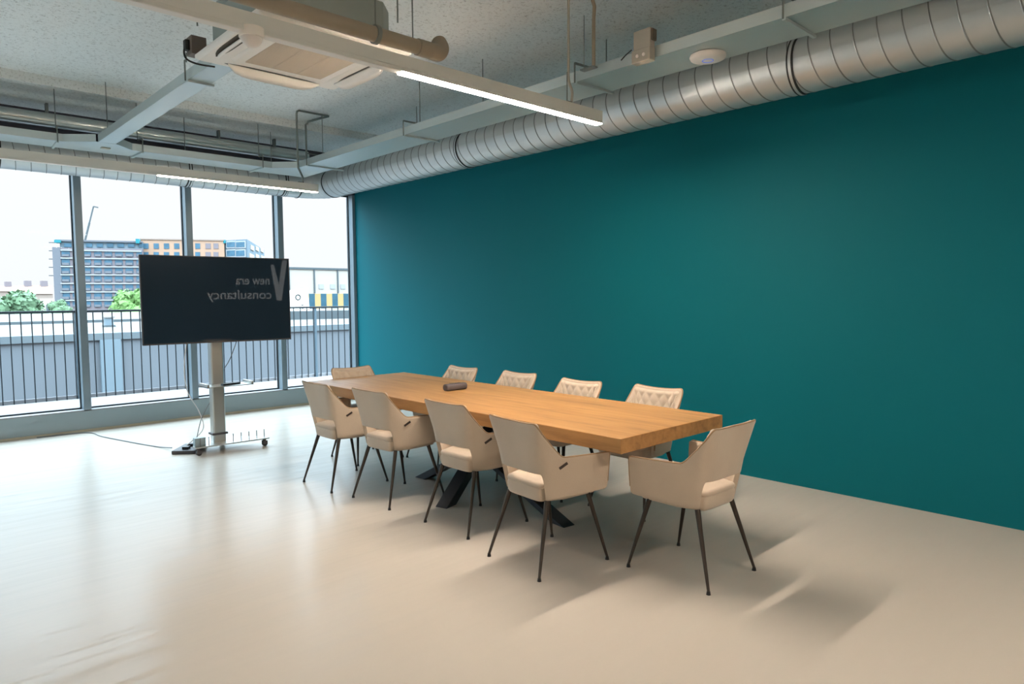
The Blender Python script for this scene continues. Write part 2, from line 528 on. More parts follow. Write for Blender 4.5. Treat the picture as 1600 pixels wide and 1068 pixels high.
def shell_pt(s, z, off=0.0):
    sg = -1 if s < 0 else 1
    s = abs(s)
    x, y = shell_plan(s, z)
    if off:
        e_ = 0.05
        x1, y1 = shell_plan(min(8, s + e_), z); x0, y0 = shell_plan(max(0, s - e_), z)
        tx, ty = x1 - x0, y1 - y0
        if s < e_: tx, ty = 1, 0
        L = math.hypot(tx, ty)
        x, y = x - ty / L * off, y + tx / L * off
    return (sg * x, y, z)


def smin(a, b, k):
    h = max(0, min(1, .5 + .5 * (b - a) / k))
    return b * (1 - h) + a * h - k * h * (1 - h)


def ztop(s):
    s = abs(s)
    top = .822 + .009 * min(1, s / 2.0) ** 2
    line = .845 - (s - 2.45) * (.845 - .637) / (ARM_S - 2.45)
    z = -smin(-smin(top, line, .045), -.638, .022)
    d = (8 - s) * .058; r = .016
    if d < r: z -= r - math.sqrt(max(0, r * r - (r - d) ** 2))
    return z


def zbot(s):
    s = abs(s)
    if s < 2.35: return .550
    if s < 2.95:
        f = (s - 2.35) / .6
        return .550 - .143 * (f ** 3)
    z = .405 + .030 * max(0, (s - 3) / 5)
    d = (8 - s) * .058; r = .028
    if d < r: z += r - math.sqrt(max(0, r * r - (r - d) ** 2))
    return z


def make_chair():
    root = thing('armchair', '', 'chair')
    half = [i * .3 for i in range(8)] + [2.35, 2.5, 2.62, 2.72, 2.8, 2.86, 2.9, 2.95] + [3.1 + .25 * i for i in range(18)] + [7.52, 7.6, 7.68, 7.76, 7.83, 7.89, 7.94, 7.975, 8.0]
    cols = [-s for s in reversed(half[1:])] + half
    nv = 12
    T = .026
    g = []
    for off in (0.0, T):
        for s in cols:
            zb, zt = zbot(s), ztop(s)
            for j in range(nv + 1):
                g.append(shell_pt(s, zb + (zt - zb) * j / nv, off))
    nc = len(cols); N = nc * (nv + 1)
    idx = lambda o_, i, j: o_ * N + i * (nv + 1) + j
    fs = []
    for i in range(nc - 1):
        for j in range(nv):
            fs.append((idx(0, i, j), idx(0, i + 1, j), idx(0, i + 1, j + 1), idx(0, i, j + 1)))
            fs.append((idx(1, i, j), idx(1, i, j + 1), idx(1, i + 1, j + 1), idx(1, i + 1, j)))
        for j in (0, nv):
            fs.append((idx(0, i, j), idx(1, i, j), idx(1, i + 1, j), idx(0, i + 1, j)))
    for i in (0, nc - 1):
        for j in range(nv):
            fs.append((idx(0, i, j), idx(0, i, j + 1), idx(1, i, j + 1), idx(1, i, j)))
    sh = MB().add(g, fs, True).build('backrest', M['velvet'], root, local=True)
    b = sh.modifiers.new('bevel', 'BEVEL'); b.width = .006; b.segments = 2; b.limit_method = 'ANGLE'; b.angle_limit = 1.0
    # piping along the top edge, outer side
    pp = []
    for i in range(121):
        s = -8 + 16 * i / 120
        x, y, z = shell_pt(s, ztop(s), .004)
        pp.append((x, y, z + .001))
    for sg in (-1, 1):
        ends = [shell_pt(sg * 8, z, .004) for z in (.59, .54, .49, .475)]
        pp = ([tuple(q) for q in reversed(ends)] + pp) if sg < 0 else pp + ends
    MB().tube(pp, .0052, 6).build('piping', M['velvet_dark'], sh, local=True)
    # quilted inner cushion of the back
    nu, nw = 84, 40
    vs = []
    for i in range(nu + 1):
        s = -3.55 + 7.1 * i / nu
        zt = ztop(s) - .014; zb = .562
        for j in range(nw + 1):
            z = zb + (zt - zb) * j / nw
            a = s * .066
            d1 = a / .052 + z / .115; d2 = a / .052 - z / .115
            pat = (abs(math.sin(PI * d1)) * abs(math.sin(PI * d2))) ** .45
            ed = min(1, min(i, nu - i) / 6) * min(1, min(j, nw - j) / 3)
            vs.append(shell_pt(s, z, T - .002 + ed ** .5 * (.012 + .013 * pat)))
    fs = [(i * (nw + 1) + j, (i + 1) * (nw + 1) + j, (i + 1) * (nw + 1) + j + 1, i * (nw + 1) + j + 1) for i in range(nu) for j in range(nw)]
    MB().add(vs, fs, True).build('back_cushion', M['velvet'], root, local=True)

    # seat
    def outline(z, inset, yfront):
        pts = []
        for s in [x * .35 for x in range(0, 20)]:
            x, y, _ = shell_pt(s, max(z, .405), T * .9 + inset if s > 2.7 else .004 + inset)
            if s > 2.2 and s <= 2.7: x, y, _ = shell_pt(s, max(z, .405), .010 + inset)
            pts.append((x, y))
        pts = pts[:15]
        xm = pts[-1][0]
        for k in range(7):
            a = PI / 2 * k / 6
            pts.append((xm - .045 + .045 * math.cos(a), yfront - .045 + .045 * math.sin(a)))
        pts.append((xm * .4, yfront + .008 - inset * .5))
        return pts + [(-x, y) for x, y in reversed(pts) if x > 1e-6]
    zs = [.385, .390, .405, .45, .463]
    MB().rings([outline(.41, i_, .225 - i_) for i_ in (.03, .012, .003, .0, .006)], zs).build('seat_base', M['velvet'], root, local=True)
    zs = [.461, .464, .474, .486, .492, .495]
    MB().rings([outline(.46, i_, .235 - i_) for i_ in (.016, .010, .008, .014, .030, .07)], zs).build('seat', M['velvet'], root, local=True)
    # legs
    for (sx, top, bot) in ((-1, (.160, -.140), (.224, -.250)), (1, (.160, -.140), (.224, -.250)),
                           (-1, (.175, .150), (.238, .245)), (1, (.175, .150), (.238, .245))):
        p = Vector((sx * top[0], top[1], .395)); q = Vector((sx * bot[0], bot[1], .016))
        lg = MB().cone(p, q, .0145, .0075, 14).build('leg', M['leg'], root, local=True)
        MB().cone((q.x, q.y, .018), (q.x, q.y, 0.0), .0085, .0115, 12).build('foot_cap', M['black'], lg, local=True)
    # small dark side tag on the right outer side
    a = Vector(shell_pt(4.15, .578, -.003)); b_ = Vector(shell_pt(4.70, .608, -.003))
    a2 = a + (b_ - a) * .08
    MB().bar(a2, b_, .006, .014).build('side_tag', M['tag'], root, local=True)
    return root


chair_spots = [
    (2.770, 2.667, -5.2, 'beige velvet armchair on the near long side of the table, nearest the viewer', 'near'),
    (2.882, 3.437, 0.0, 'beige velvet armchair, second from the near right end on the near long side', 'near'),
    (2.840, 4.290, 3.6, 'beige velvet armchair, third from the near right end on the near long side', 'near'),
    (2.765, 4.945, 0.5, 'beige velvet armchair on the near long side closest to the windows', 'near'),
    (3.225, 2.008, 88.6, 'beige velvet armchair at the near head of the table, turned away from the viewer', 'head'),
    (3.930, 2.893, 180.0, 'beige velvet armchair on the teal wall side, nearest to the right end of the table', 'wall'),
    (3.850, 3.565, 180.0, 'beige velvet armchair on the teal wall side, second from the right end', 'wall'),
    (3.895, 4.320, 180.0, 'beige velvet armchair on the teal wall side, third from the right end', 'wall'),
    (3.850, 5.050, 180.0, 'beige velvet armchair on the teal wall side, closest to the windows', 'wall'),
    (3.340, 5.565, 270.0, 'beige velvet armchair at the far head of the table by the windows', 'head'),
]
groups = {'near': 'beige armchairs around the table', 'wall': 'beige armchairs around the table', 'head': 'beige armchairs around the table'}
proto = make_chair()
for i, (x, y, ang, lab, g_) in enumerate(chair_spots):
    c = proto if i == 0 else copy_tree(proto)
    c.location = (x, y, 0)
    c.rotation_euler = (0, 0, math.radians(ang) - PI / 2)
    tag(c, lab, 'chair', groups[g_])

# ------------------------------------------------------------------ table
TX0, TX1, TY0, TY1, TH = 2.8506, 3.8839, 2.2036, 5.7299, 0.745
tb = thing('conference_table', 'long oak conference table with thick top and crossed black steel legs', 'table', (3.367, 3.967, 0))
MB().box(TX0, TX1, TY0, TY1, TH - .082, TH).build('tabletop', M['wood'], tb, bevel=.003)
cx, cy, cz = 3.37, 3.97, .315
for fx, fy in ((3.30, 4.60), (2.95, 3.85), (3.26, 2.99), (3.78, 3.98)):
    t = Vector((2 * cx - fx, 2 * cy - fy, .655)); f = Vector((fx, fy, .0))
    d = (t - f)
    # a square tube cut flat at floor and at the underside of the top
    h = Vector((d.x, d.y, 0)).normalized(); sd = Vector((-h.y, h.x, 0))
    vs = []
    for p in (f, t):
        for i_, j_ in ((-1, -1), (1, -1), (1, 1), (-1, 1)):
            L = .05 * math.sqrt(1 + (Vector((d.x, d.y, 0)).length / d.z) ** 2 * 0 + (d.z / d.length) ** -2 - 1) if False else .06
            vs.append(p + sd * (.05 * i_) + h * (L * j_))
    MB().add(vs, [(3, 2, 1, 0), (4, 5, 6, 7), (0, 1, 5, 4), (1, 2, 6, 5), (2, 3, 7, 6), (3, 0, 4, 7)]).build('leg', M['black_steel'], tb, bevel=.003)
MB().box(2.98, 3.76, 3.10, 4.84, .648, .663).build('mounting_plate', M['black_steel'], tb)

# conference speaker lying on the table
sp = thing('conference_speaker', 'small dark grey rounded speaker bar lying on the oak table', 'speaker', (3.425, 4.325, TH), 0.0)
prof = []
for k in range(24):
    a = 2 * PI * k / 24
    prof.append((.036 * math.copysign(abs(math.cos(a)) ** .7, math.cos(a)), .028 + .027 * math.copysign(abs(math.sin(a)) ** .7, math.sin(a))))
mb = MB()
xs = [(-.103, .8), (-.098, .95), (-.09, 1), (.09, 1), (.098, .95), (.103, .8)]
vs = [(x, py * k_, .028 + (pz - .028) * k_) for x, k_ in xs for py, pz in prof]
fs = [(i * 24 + k, i * 24 + (k + 1) % 24, (i + 1) * 24 + (k + 1) % 24, (i + 1) * 24 + k) for i in range(5) for k in range(24)]
mb.add(vs, fs, True); mb.add(vs[:24], [tuple(range(24))]); mb.add(vs[-24:], [tuple(range(24))])
mb.build('speaker_body', M['fabric_speaker'], sp, local=True)
MB().box(-.05, .05, -.012, .012, .0545, .0575).build('control_strip', M['dark_plastic'], sp, local=True, bevel=.001)

# ------------------------------------------------------------------ television on its stand
A = math.radians(-5.5)
tv = thing('television', 'large flat black television on a silver column stand in front of the windows', 'television', (2.473, 6.75, 1.072), A)
W2, H = .682, .825
MB().box(-W2, W2, .004, .035, 0, H).build('tv_case', M['tv_black'], tv, local=True, bevel=.004)
MB().box(-.45, .45, .035, .065, .12, .62).build('rear_housing', M['tv_black'], tv, local=True, bevel=.006)
MB().box(-W2 + .008, W2 - .008, -.001, .005, .014, H - .008).build('screen', M['screen'], tv, local=True)
bz = MB().box(-W2, W2, -.002, .004, 0, .013)
bz.box(-W2, W2, -.002, .004, H - .008, H).box(-W2, -W2 + .008, -.002, .004, .013, H - .008).box(W2 - .008, W2, -.002, .004, .013, H - .008)
bz.build('bezel', M['dark_plastic'], tv, local=True)

st = thing('tv_stand', 'silver column television stand on a wheeled base', 'stand', (2.465, 6.90, 0), 0)
col = MB()
cp = [(-.062, -.035), (-.05, -.05), (.05, -.05), (.062, -.035), (.062, .035), (.05, .05), (-.05, .05), (-.062, .035)]
col.prism([(x + 2.465, y + 6.90) for x, y in cp], .085, 1.5)
col.build('column', M['silver'], st, bevel=.004)
MB().box(2.39, 2.54, 6.84, 6.96, .155, .175).build('collar', M['dark_plastic'], st, bevel=.003)
MB().box(2.25, 2.69, 6.85, 6.90, 1.30, 1.36).box(2.27, 2.31, 6.835, 6.85, 1.15, 1.75).box(2.63, 2.67, 6.82, 6.85, 1.15, 1.75).build('mounting_bracket', M['tv_black'], st)
bp_ = MB().prism([(2.19, 6.73), (2.90, 6.70), (2.90, 6.78), (2.60, 7.12), (2.33, 7.12), (2.19, 6.81)], .072, .085)
bp_.build('base_plate', M['silver'], st, bevel=.002)
for k in range(9):
    x = 2.24 + k * .078
    if 2.38 < x < 2.55: continue
    MB().cyl((x, 6.745, .085), (x, 6.745, .168), .0045, 8).build('pin', M['cable'], st)
MB().box(2.20, 2.30, 6.77, 6.83, .085, .165).build('power_adapter', M['sill'], st, bevel=.004)
for x, y in ((2.225, 6.755), (2.86, 6.735), (2.37, 7.07), (2.56, 7.07)):
    cs = MB().cyl((x, y, .052), (x, y, .073), .017, 12).box(x - .022, x + .022, y - .026, y - .020, .02, .056).box(x - .022, x + .022, y + .012, y + .018, .02, .056).build('caster', M['dark_plastic'], st)
    MB().cyl((x, y - .018, .025), (x, y + .010, .025), .025, 16).build('wheel', M['black'], cs)
sh_ = MB().box(2.28, 2.72, 6.62, 6.84, .652, .660).box(2.28, 2.30, 6.62, 6.84, .652, .685).box(2.70, 2.72, 6.62, 6.84, .652, .685)
sh_.build('shelf', M['silver'], st)
rm = thing('remote_control', 'dark remote control lying on the small shelf of the television stand', 'remote', (2.53, 6.69, .660), .25)
MB().box(-.10, .09, -.022, .022, 0, .018).build('remote_body', M['tv_black'], rm, local=True, bevel=.004)
MB().box(-.08, .02, -.014, .014, .018, .020).build('keypad', M['cable'], rm, local=True)

# power strip and cables
ps = thing('power_strip', 'flat dark power socket block on the floor beside the television stand', 'power strip', (2.24, 7.05, 0), .9)
MB().box(-.17, .17, -.11, .11, 0, .035).build('housing', M['dark_plastic'], ps, local=True, bevel=.006)
MB().box(-.12, -.06, -.03, .03, .035, .062).build('plug', M['tv_black'], ps, local=True, bevel=.003)
MB().box(.02, .08, -.03, .03, .035, .062).build('plug', M['tv_black'], ps, local=True, bevel=.003)


def bez(pts, n=14):
    pts = [Vector(p) for p in pts]
    out = []
    for i in range(len(pts) - 1):
        p0 = pts[max(i - 1, 0)]; p1 = pts[i]; p2 = pts[i + 1]; p3 = pts[min(i + 2, len(pts) - 1)]
        for k in range(n):
            f = k / n
            out.append(.5 * (2 * p1 + (p2 - p0) * f + (2 * p0 - 5 * p1 + 4 * p2 - p3) * f * f + (3 * p1 - p0 - 3 * p2 + p3) * f ** 3))
    return out + [pts[-1]]


tag(MB().tube(bez([(1.25, 8.86, .008), (1.70, 8.80, .006), (1.78, 8.42, .006), (1.93, 7.85, .006), (2.05, 7.45, .006), (2.12, 7.21, .02)]), .006, 8)
    .build('power_cable', M['cable']), 'thin grey cable running over the floor from the window panel', 'cable')
tag(MB().tube(bez([(2.18, 6.83, 1.10), (2.17, 6.90, .85), (2.22, 7.0, .60), (2.33, 7.02, .38), (2.36, 7.02, .2), (2.20, 7.02, .06)]), .005, 8)
    .build('power_cable', M['white_cable']), 'white cable hanging from the television down to the socket block', 'cable')
tag(MB().tube(bez([(2.66, 6.83, 1.10), (2.60, 6.88, .9), (2.53, 6.975, .72), (2.44, 6.98, .5), (2.34, 7.0, .3), (2.28, 7.0, .063)]), .004, 8)
    .build('signal_cable', M['cable']), 'thin dark cable hanging behind the silver television column', 'cable')


# ------------------------------------------------------------------ ventilation ducts
DZ, DR, DX, DY = 2.987, 0.178, 4.520, 8.55


def duct_run(p, q, pitch, name, parent, n=48, turns=1):
    p, q, x, y = MB().frame(p, q)
    L = (q - p).length; t = (q - p) / L
    st_ = []
    k = 0
    pos = 0.0
    while pos < L - pitch * (1 + turns):
        st_ += [(pos, 0), (pos + .005, 0), (pos + pitch - .013, 0), (pos + pitch - .0075, 0), (pos + pitch - .0065, .0035), (pos + pitch - .003, .0035)]
        pos += pitch
    vs = []
    for (a, dr) in st_:
        for k in range(n + 1):
            th = 2 * PI * k / n
            c = p + t * (a + turns * pitch * (1 - k / n))
            r = DR + dr
            vs.append(c + x * (r * math.cos(th)) + y * (r * math.sin(th)))
    fs = [(i * (n + 1) + k, i * (n + 1) + k + 1, (i + 1) * (n + 1) + k + 1, (i + 1) * (n + 1) + k)
          for i in range(len(st_) - 1) for k in range(n)]
    o = MB().add(vs, fs, True).build(name, M['galv'], parent)
    o.data.materials.append(M['seam_shade'])
    for i_, pl in enumerate(o.data.polygons):
        if (i_ // n) % 6 in (3, 4, 5): pl.material_index = 1
    return o


duct = thing('ventilation_duct', 'large round spiral steel duct along the top of the teal wall', 'duct', (DX, 4, DZ))
duct_run((DX, 8.20, DZ), (DX, -5.8, DZ), .134, 'duct_pipe', duct, turns=2)


def torus_ring(mb, c, axis, r, w, t):
    if axis == 'y': mb.cyl((c[0], c[1] - w / 2, c[2]), (c[0], c[1] + w / 2, c[2]), r + t, 48)
    else: mb.cyl((c[0] - w / 2, c[1], c[2]), (c[0] + w / 2, c[1], c[2]), r + t, 48)


for yj in (5.44, 2.03, -1.4):
    mb = MB(); torus_ring(mb, (DX, yj - .012, DZ), 'y', DR, .012, .006); torus_ring(mb, (DX, yj + .018, DZ), 'y', DR, .012, .006)
    jt = mb.build('joint_gasket', M['black'], duct)
    mb = MB(); torus_ring(mb, (DX, yj + .003, DZ), 'y', DR, .018, .0075); mb.build('clamp_band', M['galv'], jt)
wduct = thing('ventilation_duct', 'round spiral steel duct running above the windows', 'duct', (0, DY, DZ))
duct_run((4.17, DY, DZ), (-6.9, DY, DZ), .130, 'duct_pipe', wduct)
for xj in (2.79, 3.958, 1.0, -1.2):
    mb = MB(); torus_ring(mb, (xj - .014, DY, DZ), 'x', DR, .012, .006); torus_ring(mb, (xj + .014, DY, DZ), 'x', DR, .012, .006)
    jt = mb.build('joint_gasket', M['black'], wduct)
    mb = MB(); torus_ring(mb, (xj, DY, DZ), 'x', DR, .014, .0075); mb.build('clamp_band', M['galv'], jt)
# elbow
el = thing('duct_elbow', 'curved steel duct elbow in the corner between windows and teal wall', 'duct elbow', (DX, DY, DZ))
RC = .35
vs = []; n = 48; K = []
for k in range(9):
    a = PI / 2 * k / 8
    K += [(a - .03, 0), (a - .010, 0), (a, .003), (a + .010, 0), (a + .03, 0)]
for a, dr in K:
    a = max(0, min(PI / 2, a))
    c = Vector((DX - RC + RC * math.sin(a), DY - RC + RC * math.cos(a), DZ))
    rad = Vector((math.sin(a), math.cos(a), 0))
    for j in range(n):
        th = 2 * PI * j / n
        vs.append(c + rad * ((DR + dr) * math.cos(th)) + Vector((0, 0, (DR + dr) * math.sin(th))))
fs = [(i * n + j, i * n + (j + 1) % n, (i + 1) * n + (j + 1) % n, (i + 1) * n + j) for i in range(len(K) - 1) for j in range(n)]
MB().add(vs, fs, True).build('elbow_pipe', M['galv'], el)
MB().cyl((DX - RC - .15, DY, DZ), (DX - RC, DY, DZ), DR + .001, 48).build('sleeve', M['galv'], el)
MB().cyl((DX, DY - RC - .28, DZ), (DX, DY - RC, DZ), DR + .001, 48).build('sleeve', M['galv'], el)
mb = MB(); torus_ring(mb, (DX - RC, DY, DZ), 'x', DR, .012, .007); mb.build('joint_gasket', M['black'], el)
mb = MB(); torus_ring(mb, (DX, DY - RC, DZ), 'y', DR, .012, .007); mb.build('joint_gasket', M['black'], el)
# duct strap close to the viewer
dh = thing('duct_hanger', 'pale steel clip and rod holding the duct near the top right', 'bracket', (DX, 1.30, DZ))
MB().box(DX - .16, DX - .06, 1.27, 1.33, DZ + DR * .82, DZ + DR * .82 + .03).build('strap', M['lamp_cover'], dh)
MB().cyl((DX - .10, 1.30, DZ + DR * .8), (DX - .10, 1.30, ZC), .005, 8).build('rod', M['rod'], dh)
for yj, d_ in ((6.4, 'far end'), (3.7, 'middle')):
    dh = thing('duct_hanger', 'steel clip and rod holding the wall duct near its %s' % d_, 'bracket', (DX, yj, DZ))
    MB().box(DX - .03, DX + .13, yj - .015, yj + .015, DZ + DR * .86, DZ + DR + .012).build('strap', M['galv'], dh)
    MB().cyl((DX + .05, yj, DZ + DR * .9), (DX + .05, yj, ZC), .005, 8).build('rod', M['rod'], dh)

# bright slim tube high above the windows
tp = MB().cyl((XL + .05, 8.60, 3.362), (4.35, 8.60, 3.362), .072, 28)
tube_t = thing('supply_tube', 'slim bright steel tube just under the ceiling above the windows', 'pipe', (0, 8.60, 3.362))
tp.build('pipe', M['foil'], tube_t)
for xj in (-.4, .55, 1.45, 2.35, 3.2, 3.9):
    MB().box(xj - .012, xj + .012, 8.57, 8.63, 3.43, ZC2).build('clip', M['rod'], tube_t)

# ------------------------------------------------------------------ cable trays
TZ = 3.03


def tray_run(name, label, poly, side_pairs, loc):
    t_ = thing(name, label, 'cable tray', loc)
    MB().prism(poly, TZ, TZ + .004).build('tray_floor', M['tray'], t_)
    mb_ = MB()
    for a, b in side_pairs:
        a, b = Vector((a[0], a[1], 0)), Vector((b[0], b[1], 0))
        d = (b - a).normalized(); nn = Vector((-d.y, d.x, 0)) * .002
        q = [a + nn, b + nn, b - nn, a - nn]
        mb_.prism([(v.x, v.y) for v in q], TZ + .0, TZ + .072)
    mb_.build('side_rail', M['tray'], t_)
    return t_


wx0, wx1, wy0, wy1 = 3.78, 4.14, 7.92, 8.27
ch = .22
# wall run (with its share of the chamfered corner)
P = [(wx0, YB + .1), (wx1, YB + .1), (wx1, wy1), (wx0 - ch, wy1), (wx0 - ch, wy0), (wx0, wy0 - ch)]
tray_run('cable_tray', 'wide steel cable tray running beside the duct along the teal wall', P,
         [((wx0, YB + .1), (wx0, wy0 - ch)), ((wx0, wy0 - ch), (wx0 - ch, wy0)), ((wx1, YB + .1), (wx1, wy1)), ((wx1, wy1), (wx0 - ch, wy1))], (3.96, 2, TZ))
bx0, bx1 = 1.715, 1.865
P = [(XL + .1, wy0), (bx0 - .26, wy0), (bx0 - .02, wy0 - .20), (bx1 + .02, wy0 - .20), (bx1 + .20, wy0), (wx0 - ch - .002, wy0), (wx0 - ch - .002, wy1), (XL + .1, wy1)]
tray_run('cable_tray', 'wide steel cable tray running parallel to the windows', P,
         [((XL + .1, wy0), (bx0 - .26, wy0)), ((bx0 - .26, wy0), (bx0 - .02, wy0 - .20)), ((bx1 + .02, wy0 - .20), (bx1 + .20, wy0)),
          ((bx1 + .20, wy0), (wx0 - ch - .002, wy0)), ((XL + .1, wy1), (wx0 - ch - .002, wy1))], (0, 8.1, TZ))
P = [(bx0, 4.42), (bx1, 4.42), (bx1, wy0 - .205), (bx0, wy0 - .205)]
tray_run('cable_tray', 'narrow steel cable tray leading to the air conditioning cassette', P,
         [((bx0, 4.42), (bx0, wy0 - .205)), ((bx1, 4.42), (bx1, wy0 - .205))], (1.79, 6, TZ))


def hanger(label, p, q, rodp, ztop_, wide=.02):
    """under bar from p to q with a rod that rises from rodp"""
    t_ = thing('tray_hanger', label, 'bracket', (rodp[0], rodp[1], TZ), 0, 'tray hangers')
    MB().bar((p[0], p[1], TZ - .010), (q[0], q[1], TZ - .010), wide, .016).build('support_bar', M['tray'], t_)
    e_ = Vector((p[0], p[1], 0)); r_ = Vector((rodp[0], rodp[1], 0))
    zt_ = TZ + .125
    d = (Vector((q[0], q[1], 0)) - e_).normalized() * .012
    MB().cyl((p[0] - d.x, p[1] - d.y, TZ - .012), (p[0] - d.x, p[1] - d.y, zt_), .006, 8).build('upright', M['rod'], t_)
    MB().bar((p[0] - d.x, p[1] - d.y, zt_), (rodp[0], rodp[1], zt_), .016, .012).build('top_bar', M['rod'], t_)
    MB().cyl((rodp[0], rodp[1], zt_ - .01), (rodp[0], rodp[1], ztop_), .0045, 8).build('rod', M['rod'], t_)
    return t_


hanger('steel hanger of the teal wall tray, farthest from the viewer', (wx0 - .01, 7.44), (wx1 + .1, 7.46), (3.97, 7.45), ZC)
hanger('steel hanger of the teal wall tray behind the lit lamp', (wx0 - .01, 5.48), (wx1 + .03, 5.47), (3.95, 5.48), ZC)
hanger('steel hanger of the teal wall tray beside the lamp cable', (wx0 - .01, 3.33), (wx1 + .03, 3.31), (3.95, 3.32), ZC)
hanger('steel hanger of the teal wall tray closest to the viewer', (wx0 - .01, 1.80), (wx1 + .03, 1.80), (3.95, 1.80), ZC)
hanger('steel hanger at the left end of the window tray', (1.41, wy0 - .012), (1.43, wy1), (1.41, 7.96), ZC2)
hanger('steel hanger of the window tray just right of the branch', (2.16, wy0 - .012), (2.15, wy1), (2.13, 7.96), ZC2)
hanger('steel hanger of the window tray near the corner', (3.44, wy0 - .012), (3.44, wy1), (3.42, 7.96), ZC2)
hanger('steel hanger of the window tray left of the first post', (.2, wy0 - .012), (.2, wy1), (.2, 7.96), ZC2)
hanger('steel hanger of the narrow branch tray beside the cassette', (bx0 - .012, 5.12), (bx1 + .02, 5.12), (bx0 - .012, 5.12), TZ + .18)
for (x, y, z0, z1, lab) in ((1.80, 7.72, TZ, ZC, 'thin rod above the joint of branch and window tray'),
                            (2.69, 8.24, TZ, ZC2, 'thin rod on the far side of the window tray, middle'),
                            (3.70, 8.25, TZ, ZC2, 'thin rod on the far side of the window tray near the corner'),
                            (4.12, 4.75, TZ, ZC, 'thin rod on the duct side of the wall tray above the lit lamp')):
    tag(MB().cyl((x, y, z0), (x, y, z1), .0045, 8).build('threaded_rod', M['rod']), lab, 'rod', 'thin tray rods')
tag(MB().box(1.79, 1.87, 7.93, 7.99, TZ - .012, TZ - .001).build('tray_label_plate', M['sill_strip']), 'small beige plate under the window tray at the branch joint', 'plate')


# ------------------------------------------------------------------ linear lamps
def linear_lamp(label, y, x0, x1, lit, zb=2.705, on='lamp_on'):
    t_ = thing('linear_lamp', label, 'lamp', ((x0 + x1) / 2, y, zb), 0, 'long linear lamps')
    MB().box(x0, x1, y - .030, y + .030, zb + .024, zb + .092).build('housing', M['lamp_body'], t_, bevel=.002)
    MB().box(x0, x1, y - .030, y - .0265, zb + .006, zb + .024).box(x0, x1, y + .0265, y + .030, zb + .006, zb + .024).build('side_lip', M['lamp_body'], t_)
    cur = x0
    for a, b in lit:
        if a > cur + .01:
            MB().box(cur, a - .006, y - .026, y + .026, zb + .004, zb + .025).build('blank_cover', M['lamp_cover'], t_, bevel=.002)
        MB().box(a, b - .004, y - .026, y + .026, zb, zb + .025).build('diffuser', M[on], t_)
        cur = b
    if x1 > cur + .01:
        MB().box(cur + .004, x1, y - .026, y + .026, zb + .004, zb + .025).build('blank_cover', M['lamp_cover'], t_, bevel=.002)
    MB().box(x1, x1 + .004, y - .030, y + .030, zb, zb + .092).build('end_cap', M['lamp_body'], t_)
    return t_


L1 = linear_lamp('long pale ceiling lamp with a glowing strip above the table', 3.17, XL + .3, 3.835, [(2.16, 3.835)])
L2 = linear_lamp('long pale ceiling lamp in front of the window duct', 7.36, XL + .3, 3.835, [(2.14, 3.835)], on='lamp_on_window')
L3 = linear_lamp('long ceiling lamp behind the viewer', -1.0, XL + .3, 3.835, [(1.9, 3.6)], on='lamp_on_back')
L4 = linear_lamp('last long ceiling lamp at the back of the room', -5.0, XL + .3, 3.835, [(-4.4, -2.7), (.9, 3.835)], on='lamp_on_back')
ms = MB().cyl((1.345, 3.17, 2.735), (1.345, 3.17, 2.692), .056, 28).build('motion_sensor', M['ac_white'], L1)
MB().sphere((1.345, 3.17, 2.694), .048, 28, 10, -1.0, 0.0, .95).build('sensor_lens', M['white_plastic'], ms)
# lamp suspensions
for L_, x, y, lab in ((L1, 3.52, 3.17, ''), (L2, 3.63, 7.36, '')):
    zt_ = 2.797
    b_ = MB().box(x - .02, x + .02, y - .012, y + .012, zt_, zt_ + .012).build('suspension_clip', M['rod'], L_)
cd = thing('power_conduit', 'grey cable conduit dropping from the ceiling onto the lit lamp', 'conduit', (3.52, 3.17, ZC))
MB().tube(bez([(3.545, 3.17, 2.815), (3.55, 3.17, 2.88), (3.515, 3.17, 2.96), (3.515, 3.17, 3.1), (3.515, 3.17, ZC)]), .009, 10).build('conduit_tube', M['junction'], cd)
MB().cyl((3.50, 3.17, 2.81), (3.50, 3.17, 3.0), .004, 8).build('suspension_wire', M['rod'], cd)
cd = thing('power_conduit', 'grey metal conduit bent along the ceiling and down to the window lamp', 'conduit', (3.61, 7.36, ZC))
MB().tube([(3.665, 7.36, 2.815), (3.66, 7.36, 2.87), (3.615, 7.36, 2.96), (3.61, 7.36, 3.05), (3.61, 7.36, 3.56), (3.615, 7.36, 3.585), (3.64, 7.36, 3.60), (3.99, 7.36, 3.60), (4.01, 7.37, 3.60)], .0115, 10).build('conduit_tube', M['rod'], cd)
MB().tube([(4.01, 7.37, 3.60), (3.98, 7.55, 3.60), (3.93, 7.72, 3.59), (3.92, 7.76, 3.56), (3.92, 7.76, 3.20), (3.92, 7.76, 3.06)], .0115, 10).build('conduit_tube', M['rod'], cd)

# ------------------------------------------------------------------ air conditioning cassette
AX0, AX1, AY0, AY1, AZ = 1.53, 2.48, 3.51, 4.46, 2.955
acx, acy = (AX0 + AX1) / 2, (AY0 + AY1) / 2
ac = thing('air_conditioner', 'square white ceiling air conditioning cassette with a beige grille', 'air conditioner', (acx, acy, AZ))


def rrect(cx_, cy_, hx, hy, r, n=6):
    out = []
    for qx, qy, a0 in ((1, 1, 0), (-1, 1, PI / 2), (-1, -1, PI), (1, -1, 1.5 * PI)):
        for k in range(n + 1):
            a = a0 + PI / 2 * k / n
            out.append((cx_ + qx * (hx - r) + r * math.cos(a), cy_ + qy * (hy - r) + r * math.sin(a)))
    return out


